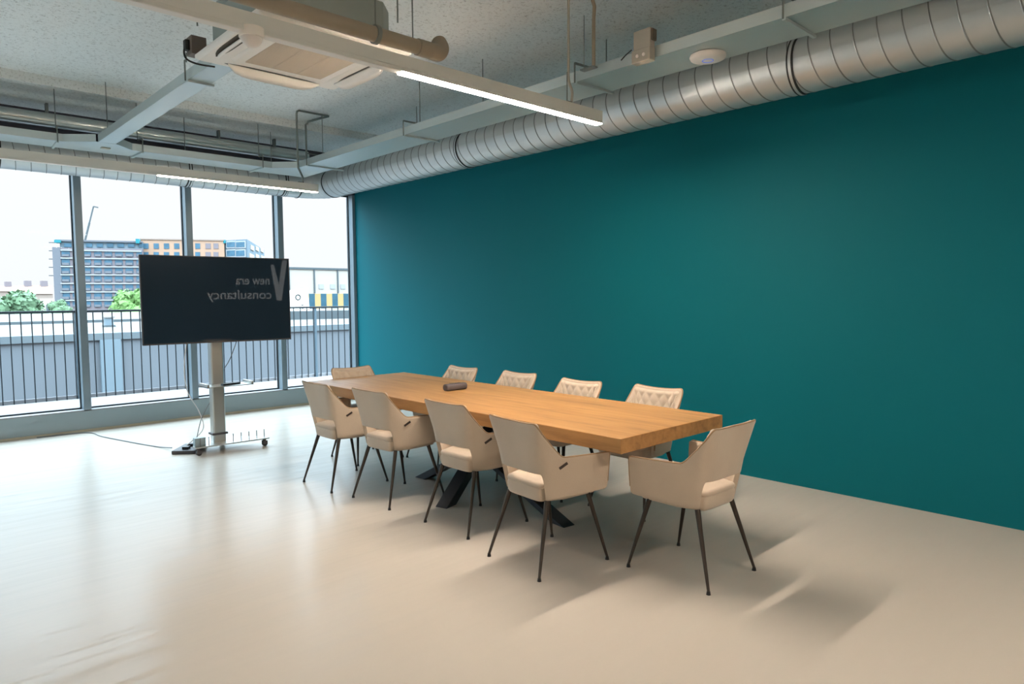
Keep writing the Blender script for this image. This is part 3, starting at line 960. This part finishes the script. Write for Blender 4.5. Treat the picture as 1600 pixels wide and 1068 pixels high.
MB().rings([rrect(acx, acy, h, h, r) for h, r in ((.455, .02), (.475, .015), (.475, .015))], [AZ, AZ + .012, AZ + .03]).build('panel', M['ac_white'], ac)
oc = .42; cc = .11
octo = [(oc, oc - cc), (oc - cc, oc), (-oc + cc, oc), (-oc, oc - cc), (-oc, -oc + cc), (-oc + cc, -oc), (oc - cc, -oc), (oc, -oc + cc)]
MB().prism([(acx + x, acy + y) for x, y in octo], AZ + .03, AZ + .29).build('casing', M['ac_body'], ac, bevel=.004)
MB().prism([(acx + x * .6, acy + y * .6) for x, y in octo], AZ + .29, AZ + .30).build('top_plate', M['ac_body'], ac)
MB().rings([rrect(acx, acy, h, h, .03) for h in (.30, .315, .32)], [AZ - .012, AZ - .008, AZ + .002]).build('grille_frame', M['ac_white'], ac)
gr = MB().box(acx - .25, acx + .25, acy - .25, acy + .25, AZ - .0135, AZ - .008)
for k in range(40):
    yy = acy - .247 + k * .0127
    gr.box(acx - .25, acx + .25, yy, yy + .006, AZ - .0165, AZ - .0135)
for k in range(1, 3):
    xx = acx - .25 + .5 * k / 3
    gr.box(xx - .003, xx + .003, acy - .25, acy + .25, AZ - .018, AZ - .0135)
gr.build('grille', M['ac_grille'], ac)
# outlet slots and flaps on the four sides
for k in range(4):
    a = k * PI / 2
    ca, sa = math.cos(a), math.sin(a)
    rot = lambda x, y: (acx + x * ca - y * sa, acy + x * sa + y * ca)
    hw = .32
    # rounded slot recess (dark) and a curved flap
    out = []
    for j in range(13):
        t_ = -1 + 2 * j / 12
        out.append((.402 + .040 * (1 - t_ ** 4), hw * t_))
    inn = [(.402 - .030 * (1 - (-1 + 2 * j / 12) ** 4), hw * (-1 + 2 * j / 12)) for j in reversed(range(13))]
    MB().prism([rot(x, y) for x, y in out + inn[1:-1]], AZ - .002, AZ + .001).build('outlet_slot', M['slot'], ac)
    th = .25 if k in (2, 3) else .85
    fw_ = .030 if k in (2, 3) else .062
    vs = []
    for j in range(13):
        t_ = -1 + 2 * j / 12
        wdt = fw_ * (1 - t_ ** 6) + .004
        for zi, (u, zz) in enumerate(((0, 0), (.5, .6), (1, 1))):
            x = (.392 if k in (2, 3) else .378) + wdt * u * math.cos(th)
            z = AZ - .006 - wdt * math.sin(th) * zz
            px, py = rot(x, hw * .96 * t_)
            vs.append((px, py, z))
    vs2 = [(x, y, z - .006) for x, y, z in vs]
    fs = []
    for j in range(12):
        for q in range(2):
            i0 = j * 3 + q
            fs.append((i0, i0 + 1, i0 + 4, i0 + 3)); fs.append((39 + i0, 39 + i0 + 3, 39 + i0 + 4, 39 + i0 + 1))
        fs.append((j * 3, j * 3 + 3, 39 + j * 3 + 3, 39 + j * 3)); fs.append((j * 3 + 2, 39 + j * 3 + 2, 39 + j * 3 + 5, j * 3 + 5))
    fs.append((0, 39, 40, 1)); fs.append((1, 40, 41, 2)); fs.append((36, 37, 76, 75)); fs.append((37, 38, 77, 76))
    MB().add(vs + vs2, fs, True).build('flap', M['ac_white'], ac)
for x, y in ((AX0 + .015, AY1 - .03), (AX1 - .06, AY1 - .06), (AX0 + .06, AY0 + .06), (AX1 - .06, AY0 + .06)):
    MB().cyl((x, y, AZ + .2), (x, y, ZC), .005, 8).build('rod', M['rod'], ac)
# control box on the side
cbx = MB().box(1.51, 1.60, 4.44, 4.53, AZ + .035, AZ + .145).build('control_box', M['grey_box'], ac, bevel=.003)
MB().tube(bez([(1.495, 4.49, AZ + .10), (1.485, 4.50, AZ + .05), (1.50, 4.50, AZ + .01), (1.56, 4.49, AZ - .008), (1.66, 4.48, AZ - .006)]), .006, 8).build('control_cable', M['black'], ac)
MB().box(1.485, 1.510, 4.47, 4.51, AZ + .06, AZ + .12).build('plug', M['black'], ac)

# drain pipe with elbow
dp = thing('drain_pipe', 'thick beige pipe hanging in front of the cassette', 'pipe', (1.5, 3.40, 2.955))
PZ = 2.955
MB().cyl((1.10, 3.36, PZ), (2.44, 3.36, PZ), .042, 24).build('pipe', M['pvc'], dp)
MB().cyl((1.10, 3.36, PZ), (1.16, 3.36, PZ), .052, 24).build('socket', M['pvc'], dp)
MB().cyl((2.41, 3.36, PZ), (2.56, 3.36, PZ), .048, 24).build('socket', M['pvc'], dp)
MB().tube(bez([(2.50, 3.36, PZ), (2.56, 3.36, PZ), (2.60, 3.38, PZ + .04), (2.615, 3.42, PZ + .085)], 8), .049, 24).build('elbow', M['pvc'], dp)
for x in (2.13, 1.3):
    clp = MB().cyl((x - .012, 3.36, PZ), (x + .012, 3.36, PZ), .052, 24).build('clamp', M['rod'], dp)
    MB().cyl((x, 3.36, PZ + .045), (x, 3.36, ZC), .004, 8).build('rod', M['rod'], clp)
clp = MB().cyl((2.38, 3.36, PZ + .04), (2.38, 3.36, ZC), .004, 8).build('rod', M['rod'], dp)

# access point under the wall tray
ap = thing('wifi_access_point', 'round white wireless access point with a blue ring under the wall tray', 'access point', (3.985, 2.40, TZ - .001))
MB().rings([rrect(0, 0, r, r, r * .999, 10) for r in (.045, .085, .107, .114, .112, .10)], [-.038, -.036, -.028, -.014, -.004, 0]).build('disc', M['white_plastic'], ap, local=True)
tg = []
nR = 40
for r in (.031, .036):
    tg += [(r * math.cos(2 * PI * k / nR), r * math.sin(2 * PI * k / nR), -.0395) for k in range(nR)]
tg += [(x, y, -.0365) for x, y, z in tg]
fs = [(k, (k + 1) % nR, nR + (k + 1) % nR, nR + k) for k in range(nR)] + [(2 * nR + k, (k + 1) % nR + 2 * nR, 3 * nR + (k + 1) % nR, 3 * nR + k) for k in range(nR)]
fs += [(k, 2 * nR + k, 2 * nR + (k + 1) % nR, (k + 1) % nR) for k in range(nR)] + [(nR + k, nR + (k + 1) % nR, 3 * nR + (k + 1) % nR, 3 * nR + k) for k in range(nR)]
MB().add(tg, fs, True).build('status_ring', M['blue_led'], ap, local=True)
# junction box on the tray side
jb = thing('junction_box', 'beige grey junction box clipped to the side of the wall tray', 'junction box', (3.74, 2.73, 3.02))
MB().box(3.725, 3.777, 2.66, 2.79, 3.09, 3.21).build('box_back', M['junction'], jb, bevel=.003)
MB().box(3.715, 3.777, 2.655, 2.80, 3.005, 3.09).build('socket_housing', M['junction'], jb, bevel=.006)
MB().box(3.73, 3.775, 2.645, 2.657, 3.13, 3.20).build('side_cover', M['slot'], jb)
for yy in (2.70, 2.75):
    MB().cyl((3.718, yy, 3.045), (3.708, yy, 3.045), .011, 12).build('socket', M['white_plastic'], jb)
MB().tube([(3.72, 2.80, 3.10), (3.70, 2.835, 3.07), (3.685, 2.86, 3.04)], .004, 8).build('pull_cord', M['black'], jb)
# rising conduit at the tray
cd = thing('power_conduit', 'beige conduit rising from the wall tray to a fitting on the ceiling', 'conduit', (3.75, 3.14, 3.1))
MB().tube([(3.74, 3.14, 3.075), (3.74, 3.14, 3.40), (3.735, 3.13, 3.48), (3.74, 3.15, 3.53), (3.74, 3.15, 3.58)], .013, 10).build('conduit_tube', M['pvc'], cd)
MB().cyl((3.72, 3.21, 3.08), (3.72, 3.21, 3.44), .003, 8).build('rod', M['rod'], cd)
MB().tube([(3.74, 3.16, 3.585), (3.70, 3.05, 3.59), (3.45, 2.98, 3.60)], .022, 12).build('ceiling_elbow', M['pvc'], cd)
MB().box(3.71, 3.76, 3.12, 3.24, 3.07, 3.08).build('foot', M['rod'], cd)


# ------------------------------------------------------------------ glowing lettering on the added partition behind the viewer
def text_mesh(body, size, name, parent, loc, rot, mt, ext=.006, off=.0, sx=1.0):
    cu = bpy.data.curves.new(name, 'FONT')
    cu.body = body; cu.size = size; cu.extrude = ext; cu.offset = off; cu.resolution_u = 3
    o = bpy.data.objects.new(name, cu); COL.objects.link(o)
    bpy.context.view_layer.update()
    me = bpy.data.meshes.new_from_object(o.evaluated_get(bpy.context.evaluated_depsgraph_get()))
    bpy.data.objects.remove(o); bpy.data.curves.remove(cu)
    w = max(v.co.x for v in me.vertices) - min(v.co.x for v in me.vertices)
    if sx != 1.0:
        k = sx / w
        for v in me.vertices: v.co.x *= k
    me.materials.clear(); me.materials.append(mt)
    o = bpy.data.objects.new(name, me); COL.objects.link(o)
    o.parent = parent; o.location = loc; o.rotation_euler = rot
    return o


sg = thing('wall_lettering', 'white lettering with a pointed mark and added glow on the added charcoal partition', 'sign', (4.5, -1.30, 1.4))
rt = (PI / 2, 0, PI)
text_mesh('new era', .27, 'word', sg, (.27, .008, .38), rt, M['sign_glow'], off=.002, sx=.68)
text_mesh('consultancy', .27, 'word', sg, (.30, .008, .08), rt, M['sign_glow'], off=.002, sx=1.0)
vm = MB()
q = [(5.14, 2.30), (5.04, 2.30), (4.95, 1.78), (4.86, 2.20), (4.79, 2.20), (4.90, 1.44), (5.0, 1.44)]
n_ = len(q)
vm.add([(x, -1.298, z) for x, z in q] + [(x, -1.286, z) for x, z in q],
       [tuple(range(n_)), tuple(range(n_, 2 * n_))[::-1]] + [(k, (k + 1) % n_, n_ + (k + 1) % n_, n_ + k) for k in range(n_)])
vm.build('pointed_mark', M['sign_glow'], sg)

# ------------------------------------------------------------------ outside: balcony
DZK, YR = .12, 11.0
struct(MB().box(XL - 2, XW + 5, YW + .30, YR + .12, -.2, DZK), 'floor_balcony', M['deck'], 'pale concrete balcony deck outside the windows')
rl = thing('balcony_railing', 'dark metal balcony railing with thin upright bars outside the windows', 'railing', (2, YR, DZK))
MB().box(-4.2, 9.2, YR - .022, YR + .022, 1.315, 1.345).build('handrail', M['rail'], rl, bevel=.004)
MB().box(-4.2, 9.2, YR + .02, YR + .04, DZK, DZK + .05).build('bottom_rail', M['lintel'], rl)
for k in range(100):
    x = -3.9 + k * .1188
    if x > 7.3: break
    MB().box(x - .006, x + .006, YR - .008, YR + .008, DZK, 1.316).build('baluster', M['rail'], rl)
for x in (-1.83, .12, 2.07, 3.6, 5.64, 7.5):
    MB().box(x - .018, x + .018, YR - .014, YR + .014, DZK, 1.316).build('post', M['steel_blue'], rl)

# neighbouring low building with a flat roof
RZ = .66
nb = thing('neighbouring_building', 'low blue grey clad building with a flat pale roof beyond the balcony', 'building', (10, 30, -9))
MB().box(-40, 70, 16.0, 46, -9, RZ).build('wall', M['facade'], nb)
MB().box(-40, 70, 15.94, 16.35, RZ, RZ + .14).build('parapet', M['cap'], nb)
MB().box(-40, 70, 16.35, 46, RZ, RZ + .03).build('roof', M['roofing'], nb)
MB().box(-40, 13.2, 27.0, 27.15, RZ + .03, RZ + .12).build('roof_edge', M['roof_line'], nb)
MB().box(-40, 13.2, 27.15, 42.0, RZ + .03, RZ + .11).build('raised_roof', M['roofing'], nb)
mb = MB().prism([(9.2, 24.2), (30, 20.5), (30, 20.9), (9.2, 24.6)], RZ, RZ + .34); mb.build('roof_curb', M['roof_line'], nb)
MB().box(3.40, 3.78, 15.9, 16.0, -9, RZ).build('light_panel', M['facade_light'], nb)
rv = thing('roof_vent', 'small pale ventilation box standing on the flat roof outside', 'vent', (5.05, 22.5, RZ + .03))
MB().box(-.10, .10, -.12, .12, 0, .26).build('vent_box', M['facade_light'], rv, local=True, bevel=.01)
MB().box(-.13, .13, -.15, .15, .26, .30).build('lid', M['deck'], rv, local=True)
MB().box(-.14, .14, -.15, .15, 0, .05).build('flashing', M['roof_line'], rv, local=True)
rs = thing('roof_sign', 'white leaning board with a round mark on the flat roof outside', 'sign', (12.72, 26.0, RZ + .03), .0)
mb = MB(); vs = [(-.42, 0, 0), (.40, 0, 0), (.30, 0, 2.05 - .4), (-.62, 0, 1.95 - .45), (-.42, .06, 0), (.40, .06, 0), (.30, .06, 1.65), (-.62, .06, 1.5)]
vs = [(x + .0, y, z * .72) for x, y, z in vs]
mb.add(vs, [(0, 1, 2, 3), (7, 6, 5, 4), (0, 4, 5, 1), (1, 5, 6, 2), (2, 6, 7, 3), (3, 7, 4, 0)]).build('board', M['lamp_cover'], rs, local=True)
rg = []
for k in range(24):
    a = 2 * PI * k / 24
    rg.append((-.12 + .10 * math.cos(a), -.01, .82 + .10 * math.sin(a)))
MB().tube(rg + [rg[0]], .022, 6).build('round_mark', M['black'], rs, local=True)
for k, z in enumerate((.48, .36, .22)):
    MB().box(.02 + .01 * k, .10 + .01 * k, -.012, 0, z, z + .05).build('letter_mark', M['roof_line'], rs, local=True)

# ground
struct(MB().box(-300, 400, YW + 1, 500, -10.4, -10), 'ground', M['ground'])


def ray_at(px, py, dist):
    """point seen in a given direction at a given ground distance (used only to choose where far buildings stand)"""
    d = cam_f + cam_r * ((px - 800) / 1067.94) - cam_u * ((py - 534) / 1067.94)
    h = math.hypot(d.x, d.y)
    return Vector((0, 0, 1.5)) + d * (dist / h)


class Facade:
    """a plane through two ground points; u runs in metres along it"""
    def __init__(s, a, b):
        s.a = Vector((a.x, a.y, 0)); b = Vector((b.x, b.y, 0))
        s.L = (b - s.a).length; s.t = (b - s.a) / s.L
        s.n = Vector((s.t.y, -s.t.x, 0))
        if s.n.dot(s.a) > 0: s.n = -s.n

    def box(s, mb, u0, u1, z0, z1, d0, d1):
        """d measured towards the viewer"""
        vs = []
        for z in (z0, z1):
            for d in (d0, d1):
                for u in (u0, u1):
                    q = s.a + s.t * u + s.n * d; vs.append((q.x, q.y, z))
        return mb.add(vs, [(0, 2, 3, 1), (4, 5, 7, 6), (0, 1, 5, 4), (2, 6, 7, 3), (0, 4, 6, 2), (1, 3, 7, 5)])

    def uz(s, px, py):
        d = cam_f + cam_r * ((px - 800) / 1067.94) - cam_u * ((py - 534) / 1067.94)
        o = Vector((0, 0, 1.5))
        k = (s.a - o).dot(s.n) / d.dot(s.n)
        q = o + d * k
        return (q - s.a).dot(s.t), q.z


D0 = 255
# grey brick apartment block
F = Facade(ray_at(82, 400, D0), ray_at(220, 400, D0 * .985))
ap_b = thing('apartment_block', 'tall grey brick apartment block with rows of balconies, seen left of the television', 'building', tuple(F.a + Vector((0, 0, -10))))
u0, zt0 = F.uz(82, 386.5); u1, _ = F.uz(222, 386)
_, ztop_b = F.uz(150, 377.5)
mb = MB(); F.box(mb, u0, u1, -10, zt0, -14, 0); mb.build('wall', M['brick_grey'], ap_b)
ub, _ = F.uz(95, 400)
mb = MB(); F.box(mb, u0 - .05, ub, -10, zt0 + .1, -14, .3); mb.build('end_wall', M['brick_plain'], ap_b)
uu, _ = F.uz(92, 380)
mb = MB(); F.box(mb, uu, u1, zt0, ztop_b, -12, -1.2); mb.build('top_storey', M['facade_light'], ap_b)
mb = MB(); F.box(mb, uu - 1, u1, ztop_b, ztop_b + .5, -12, -.4); mb.build('roof_slab', M['brick_plain'], ap_b)
rows = [(391.5, 400.5), (404, 414), (417, 427), (430, 440), (443.5, 453.5), (457, 467), (470, 479)]
cols_ = [(96, 109.5), (113.5, 126), (130.5, 142.5), (147, 159), (163, 175.5), (179.5, 192), (196, 208.5), (213, 222)]
for (ya, yb) in rows:
    for (xa, xb) in cols_:
        ua, za = F.uz(xa, ya); uc, zb_ = F.uz(xb, yb)
        mb = MB(); F.box(mb, ua, uc, zb_, za, -.2, .12)
        wn_o = mb.build('window', M['win_blue'], ap_b)
        mb = MB(); F.box(mb, ua + .2, uc - .2, zb_, zb_ + (za - zb_) * .38, .12, .5); mb.build('balcony_rail', M['brick_plain'], wn_o)
    ua, za = F.uz(95, ya); uc, _ = F.uz(221, ya)
    mb = MB(); F.box(mb, ua, uc, za, za + .38, 0, .5); mb.build('concrete_band', M['lintel'], ap_b)
for (xa, xb) in cols_:
    ua, za = F.uz(xa + 3, 379.5); uc, zb_ = F.uz(xb + 1, 385.5)
    mb = MB(); F.box(mb, ua, uc, zb_, za, -1.3, -.9); mb.build('window', M['win_blue'], ap_b)
for yy in (378, 391, 404, 417, 430):
    ua, za = F.uz(74, yy); uc, _ = F.uz(84, yy)
    mb = MB(); F.box(mb, ua, uc, za - .12, za + .12, -2, -1.7); mb.build('scaffold_beam', M['roof_line'], ap_b)
for (xa, xb, ya, yb) in ((85, 95, 374.5, 379), (212, 218, 373, 380)):
    ua, za = F.uz(xa, ya); uc, zb_ = F.uz(xb, yb)
    mb = MB(); F.box(mb, ua, uc, zb_, za, -3, .5); mb.build('safety_net', M['cyan'], ap_b)
# crane
cr0, cr1 = ray_at(133.5, 373, D0 + 20), ray_at(146, 322.5, D0 + 20)
cr = thing('crane_boom', 'slanting crane boom rising behind the apartment block', 'crane', tuple(cr0))
MB().bar(cr0 + (cr0 - cr1) * .45, cr0 + (cr1 - cr0) * .5, .55, .55).build('lower_boom', M['roof_line'], cr)
MB().bar(cr0 + (cr1 - cr0) * .48, cr1, .42, .42).build('upper_boom', M['roof_line'], cr)
MB().bar(cr1, cr1 + Vector((1.2, -.8, -.3)), .4, .4).build('boom_tip', M['roof_line'], cr)
cg = cr0 + (cr0 - cr1) * .45
MB().box(cg.x - 2, cg.x + 2, cg.y - 2, cg.y + 2, -10, cg.z).build('carrier', M['yellow'], cr)

# orange block
F = Facade(ray_at(218, 400, D0 * 1.0), ray_at(350, 400, D0 * .985))
ob = thing('orange_block', 'orange panelled block with square blue windows behind the television', 'building', tuple(F.a + Vector((0, 0, -10))))
u0, zt_ = F.uz(218.5, 374); u1, _ = F.uz(350, 374)
mb = MB(); F.box(mb, u0, u1, -10, zt_, -12, 0); mb.build('wall', M['orange'], ob)
for ya, yb in ((380, 388.5), (393.5, 402), (407, 415)):
    for xa, xb in ((224, 232.5), (240, 248.5), (256, 264.5), (272, 280.5), (288, 296.5), (305, 313), (321, 329.5), (333.5, 341.5)):
        ua, za = F.uz(xa, ya); uc, zb_ = F.uz(xb, yb)
        mb = MB(); F.box(mb, ua, uc, zb_, za, -.2, .15); mb.build('window', M['win_blue'] if xa < 320 else M['brick_grey'], ob)
mb = MB(); F.box(mb, u0, u1, zt_, zt_ + .4, -12, .3); mb.build('roof_edge', M['house_wall'], ob)
# blue grey block with a receding side
Ff = Facade(ray_at(350.5, 400, D0 * .99), ray_at(386, 400, D0 * .96))
bb = thing('corner_block', 'blue grey corner block with large framed windows right of the orange one', 'building', tuple(Ff.a + Vector((0, 0, -10))))
u0, zt_ = Ff.uz(351, 375.5); u1, _ = Ff.uz(386, 375.5)
pc = Ff.a + Ff.t * u1
pe = ray_at(413, 400, D0 * 1.17)
k_ = pc - Ff.a
pa, pb = Ff.a + Ff.t * u0, pc
poly = [(pa.x, pa.y), (pb.x, pb.y), (pe.x, pe.y), (pe.x - k_.x, pe.y - k_.y)]
MB().prism(poly, -10, zt_).build('wall', M['steel_blue'], bb)
for ya, yb in ((378, 386), (391, 400)):
    for xa, xb in ((355, 368.5), (369.5, 383.5)):
        ua, za = Ff.uz(xa, ya); uc, zb_ = Ff.uz(xb, yb)
        mb = MB(); Ff.box(mb, ua - .3, uc + .3, zb_ - .3, za + .3, -.2, .25); fr_ = mb.build('window_frame', M['lintel'], bb)
        mb = MB(); Ff.box(mb, ua + .1, uc - .1, zb_ + .1, za - .1, .2, .35); mb.build('window', M['win_blue'], fr_)
Fs = Facade(pc, pe)
for (xa, xb, ya, yb) in ((391, 396, 382, 392), (399, 403.5, 384, 393), (406.5, 411, 386, 395), (389, 396, 395, 405), (399, 404, 396, 405), (407, 412, 398, 405)):
    ua, za = Fs.uz(xa, ya); uc, zb_ = Fs.uz(xb, yb)
    mb = MB(); Fs.box(mb, ua, uc, zb_, za, -.2, .3); mb.build('window', M['white_panel'], bb)
ua, za = Ff.uz(349, 375); uc, zb_ = Ff.uz(354, 380)
mb = MB(); Ff.box(mb, ua, uc, zb_, za, .3, 1.0); mb.build('safety_net', M['cyan'], bb)

# low hall on the right: white upper wall over yellow and dark strips
hl = thing('warehouse_hall', 'low hall with white upper panels above yellow and dark window strips', 'building', (36, 60, -9))
HY = 60
MB().box(28.35, 48, HY, HY + 14, -9, 4.15).build('wall', M['white_panel'], hl)
fr = MB().box(28.2, 48, HY - .1, HY + .02, 4.12, 4.3)
for x in (28.25, 30.75, 33.2, 35.7, 38.2):
    fr.box(x - .06, x + .06, HY - .1, HY, 1.9, 4.15)
fr.build('panel_frame', M['roof_line'], hl)
for k in range(14):
    x = 28.35 + k * 1.2
    MB().box(x, x + .6, HY - .06, HY, -.4, 1.85).build('yellow_strip', M['yellow'], hl)
    MB().box(x + .6, x + 1.2, HY - .06, HY, -.4, 1.85).build('window_strip', M['dark_win'], hl)
for x in (31.2, 32.4, 33.5, 34.8):
    MB().box(x, x + .5, HY - .05, HY, 2.3, 2.75).build('vent_grille', M['lintel'], hl)


# distant houses
def house(px0, px1, pyt, pyb, dist, label):
    Fh = Facade(ray_at(px0, 450, dist), ray_at(px1, 450, dist))
    t_ = thing('house', label, 'house', tuple(Fh.a + Vector((0, 0, -10))), 0, 'distant houses')
    _, zt2 = Fh.uz(px0, pyt); _, ze = Fh.uz(px0, pyb)
    mb_ = MB(); Fh.box(mb_, 0, Fh.L, -10, ze, -9, 0); mb_.build('wall', M['house_wall'], t_)
    a0, a1 = Fh.a, Fh.a + Fh.t * Fh.L
    r = -Fh.n * 4.5
    vs_ = [(*(a0 + Fh.n * .3).xy, ze), (*(a1 + Fh.n * .3).xy, ze), (*(a1 + r).xy, zt2), (*(a0 + r).xy, zt2), (*(a0 + 2 * r).xy, ze), (*(a1 + 2 * r).xy, ze)]
    MB().add(vs_, [(0, 1, 2, 3), (3, 2, 5, 4), (0, 3, 4), (1, 5, 2), (0, 4, 5, 1)]).build('roof', M['red_roof'], t_)
    for f in (.25, .75):
        q_ = a0 + Fh.t * (Fh.L * f) + r
        MB().box(q_.x - .7, q_.x + .7, q_.y - .7, q_.y + .7, zt2 - 1, zt2 + 1.1).build('chimney', M['brick_grey'], t_)
    return t_


house(-40, 30, 446, 455, 215, 'row of brown roofed houses behind the left tree')
house(30, 82, 445, 459, 200, 'pale brown roofed house between the left tree and the grey block')
wb = thing('white_shed', 'small white building in front of the brown roofed house', 'building', (0, 0, 0))
Fw = Facade(ray_at(62, 470, 120), ray_at(84, 470, 120))
wb.location = Fw.a + Vector((0, 0, -10))
_, z_ = Fw.uz(70, 466)
mb = MB(); Fw.box(mb, 0, Fw.L, -10, z_, -4, 0); mb.build('wall', M['white_panel'], wb)
ua, za = Fw.uz(76, 476); mb = MB(); Fw.box(mb, ua - .3, ua + .3, -1, za, 0, .1); mb.build('door', M['roof_line'], wb)


# trees
def tree(label, cx_, base, r, ht, mt, seed, nl=2600):
    rnd = random.Random(seed)
    t_ = thing('tree', label, 'tree', (cx_.x, cx_.y, -10), 0, 'trees beyond the roof')
    MB().cone((cx_.x, cx_.y, -10), (cx_.x, cx_.y, base + ht * .3), .35, .15, 10).build('trunk', M['bark'], t_)
    blobs = []
    for k in range(16):
        a = rnd.uniform(0, 2 * PI); rr = r * .6 * math.sqrt(rnd.random())
        zz = base + ht * rnd.uniform(.15, .8)
        sc_ = 1 - abs((zz - base) / ht - .4) * .9
        blobs.append((Vector((cx_.x + rr * math.cos(a) * sc_, cx_.y + rr * math.sin(a) * sc_, zz)), r * .42 * sc_ + r * .06))
    mb_ = MB()
    for c_, br in blobs:
        mb_.sphere(c_, br * .86, 12, 8)
    for k in range(nl):
        c_, br = rnd.choice(blobs)
        d = Vector((rnd.gauss(0, 1), rnd.gauss(0, 1), rnd.gauss(0, 1))).normalized()
        p_ = c_ + d * br * rnd.uniform(.84, 1.08)
        u_ = Vector((rnd.gauss(0, 1), rnd.gauss(0, 1), rnd.gauss(0, 1))).normalized() * (r * .06)
        v_ = u_.cross(d).normalized() * (r * .05)
        mb_.add([p_ - u_, p_ + v_, p_ + u_, p_ - v_], [(0, 1, 2, 3)])
    mb_.build('foliage', mt, t_)
    return t_


c0 = ray_at(216, 480, 75); tree('bright green round tree left of the television', c0, -2.6, 2.9, 5.4, M['leaf_a'], 3)
c0 = ray_at(10, 480, 80); tree('wide soft green tree at the left edge', c0, -3.0, 3.9, 5.2, M['leaf_b'], 5, 3200)
c0 = ray_at(93, 480, 110); tree('small green tree in front of the grey apartment block', c0, -3.6, 2.0, 5.6, M['leaf_b'], 8, 1800)
c0 = ray_at(452, 470, 90); tree('tree mostly hidden behind the right edge of the television', c0, -3.0, 1.5, 6.0, M['leaf_b'], 9, 900)
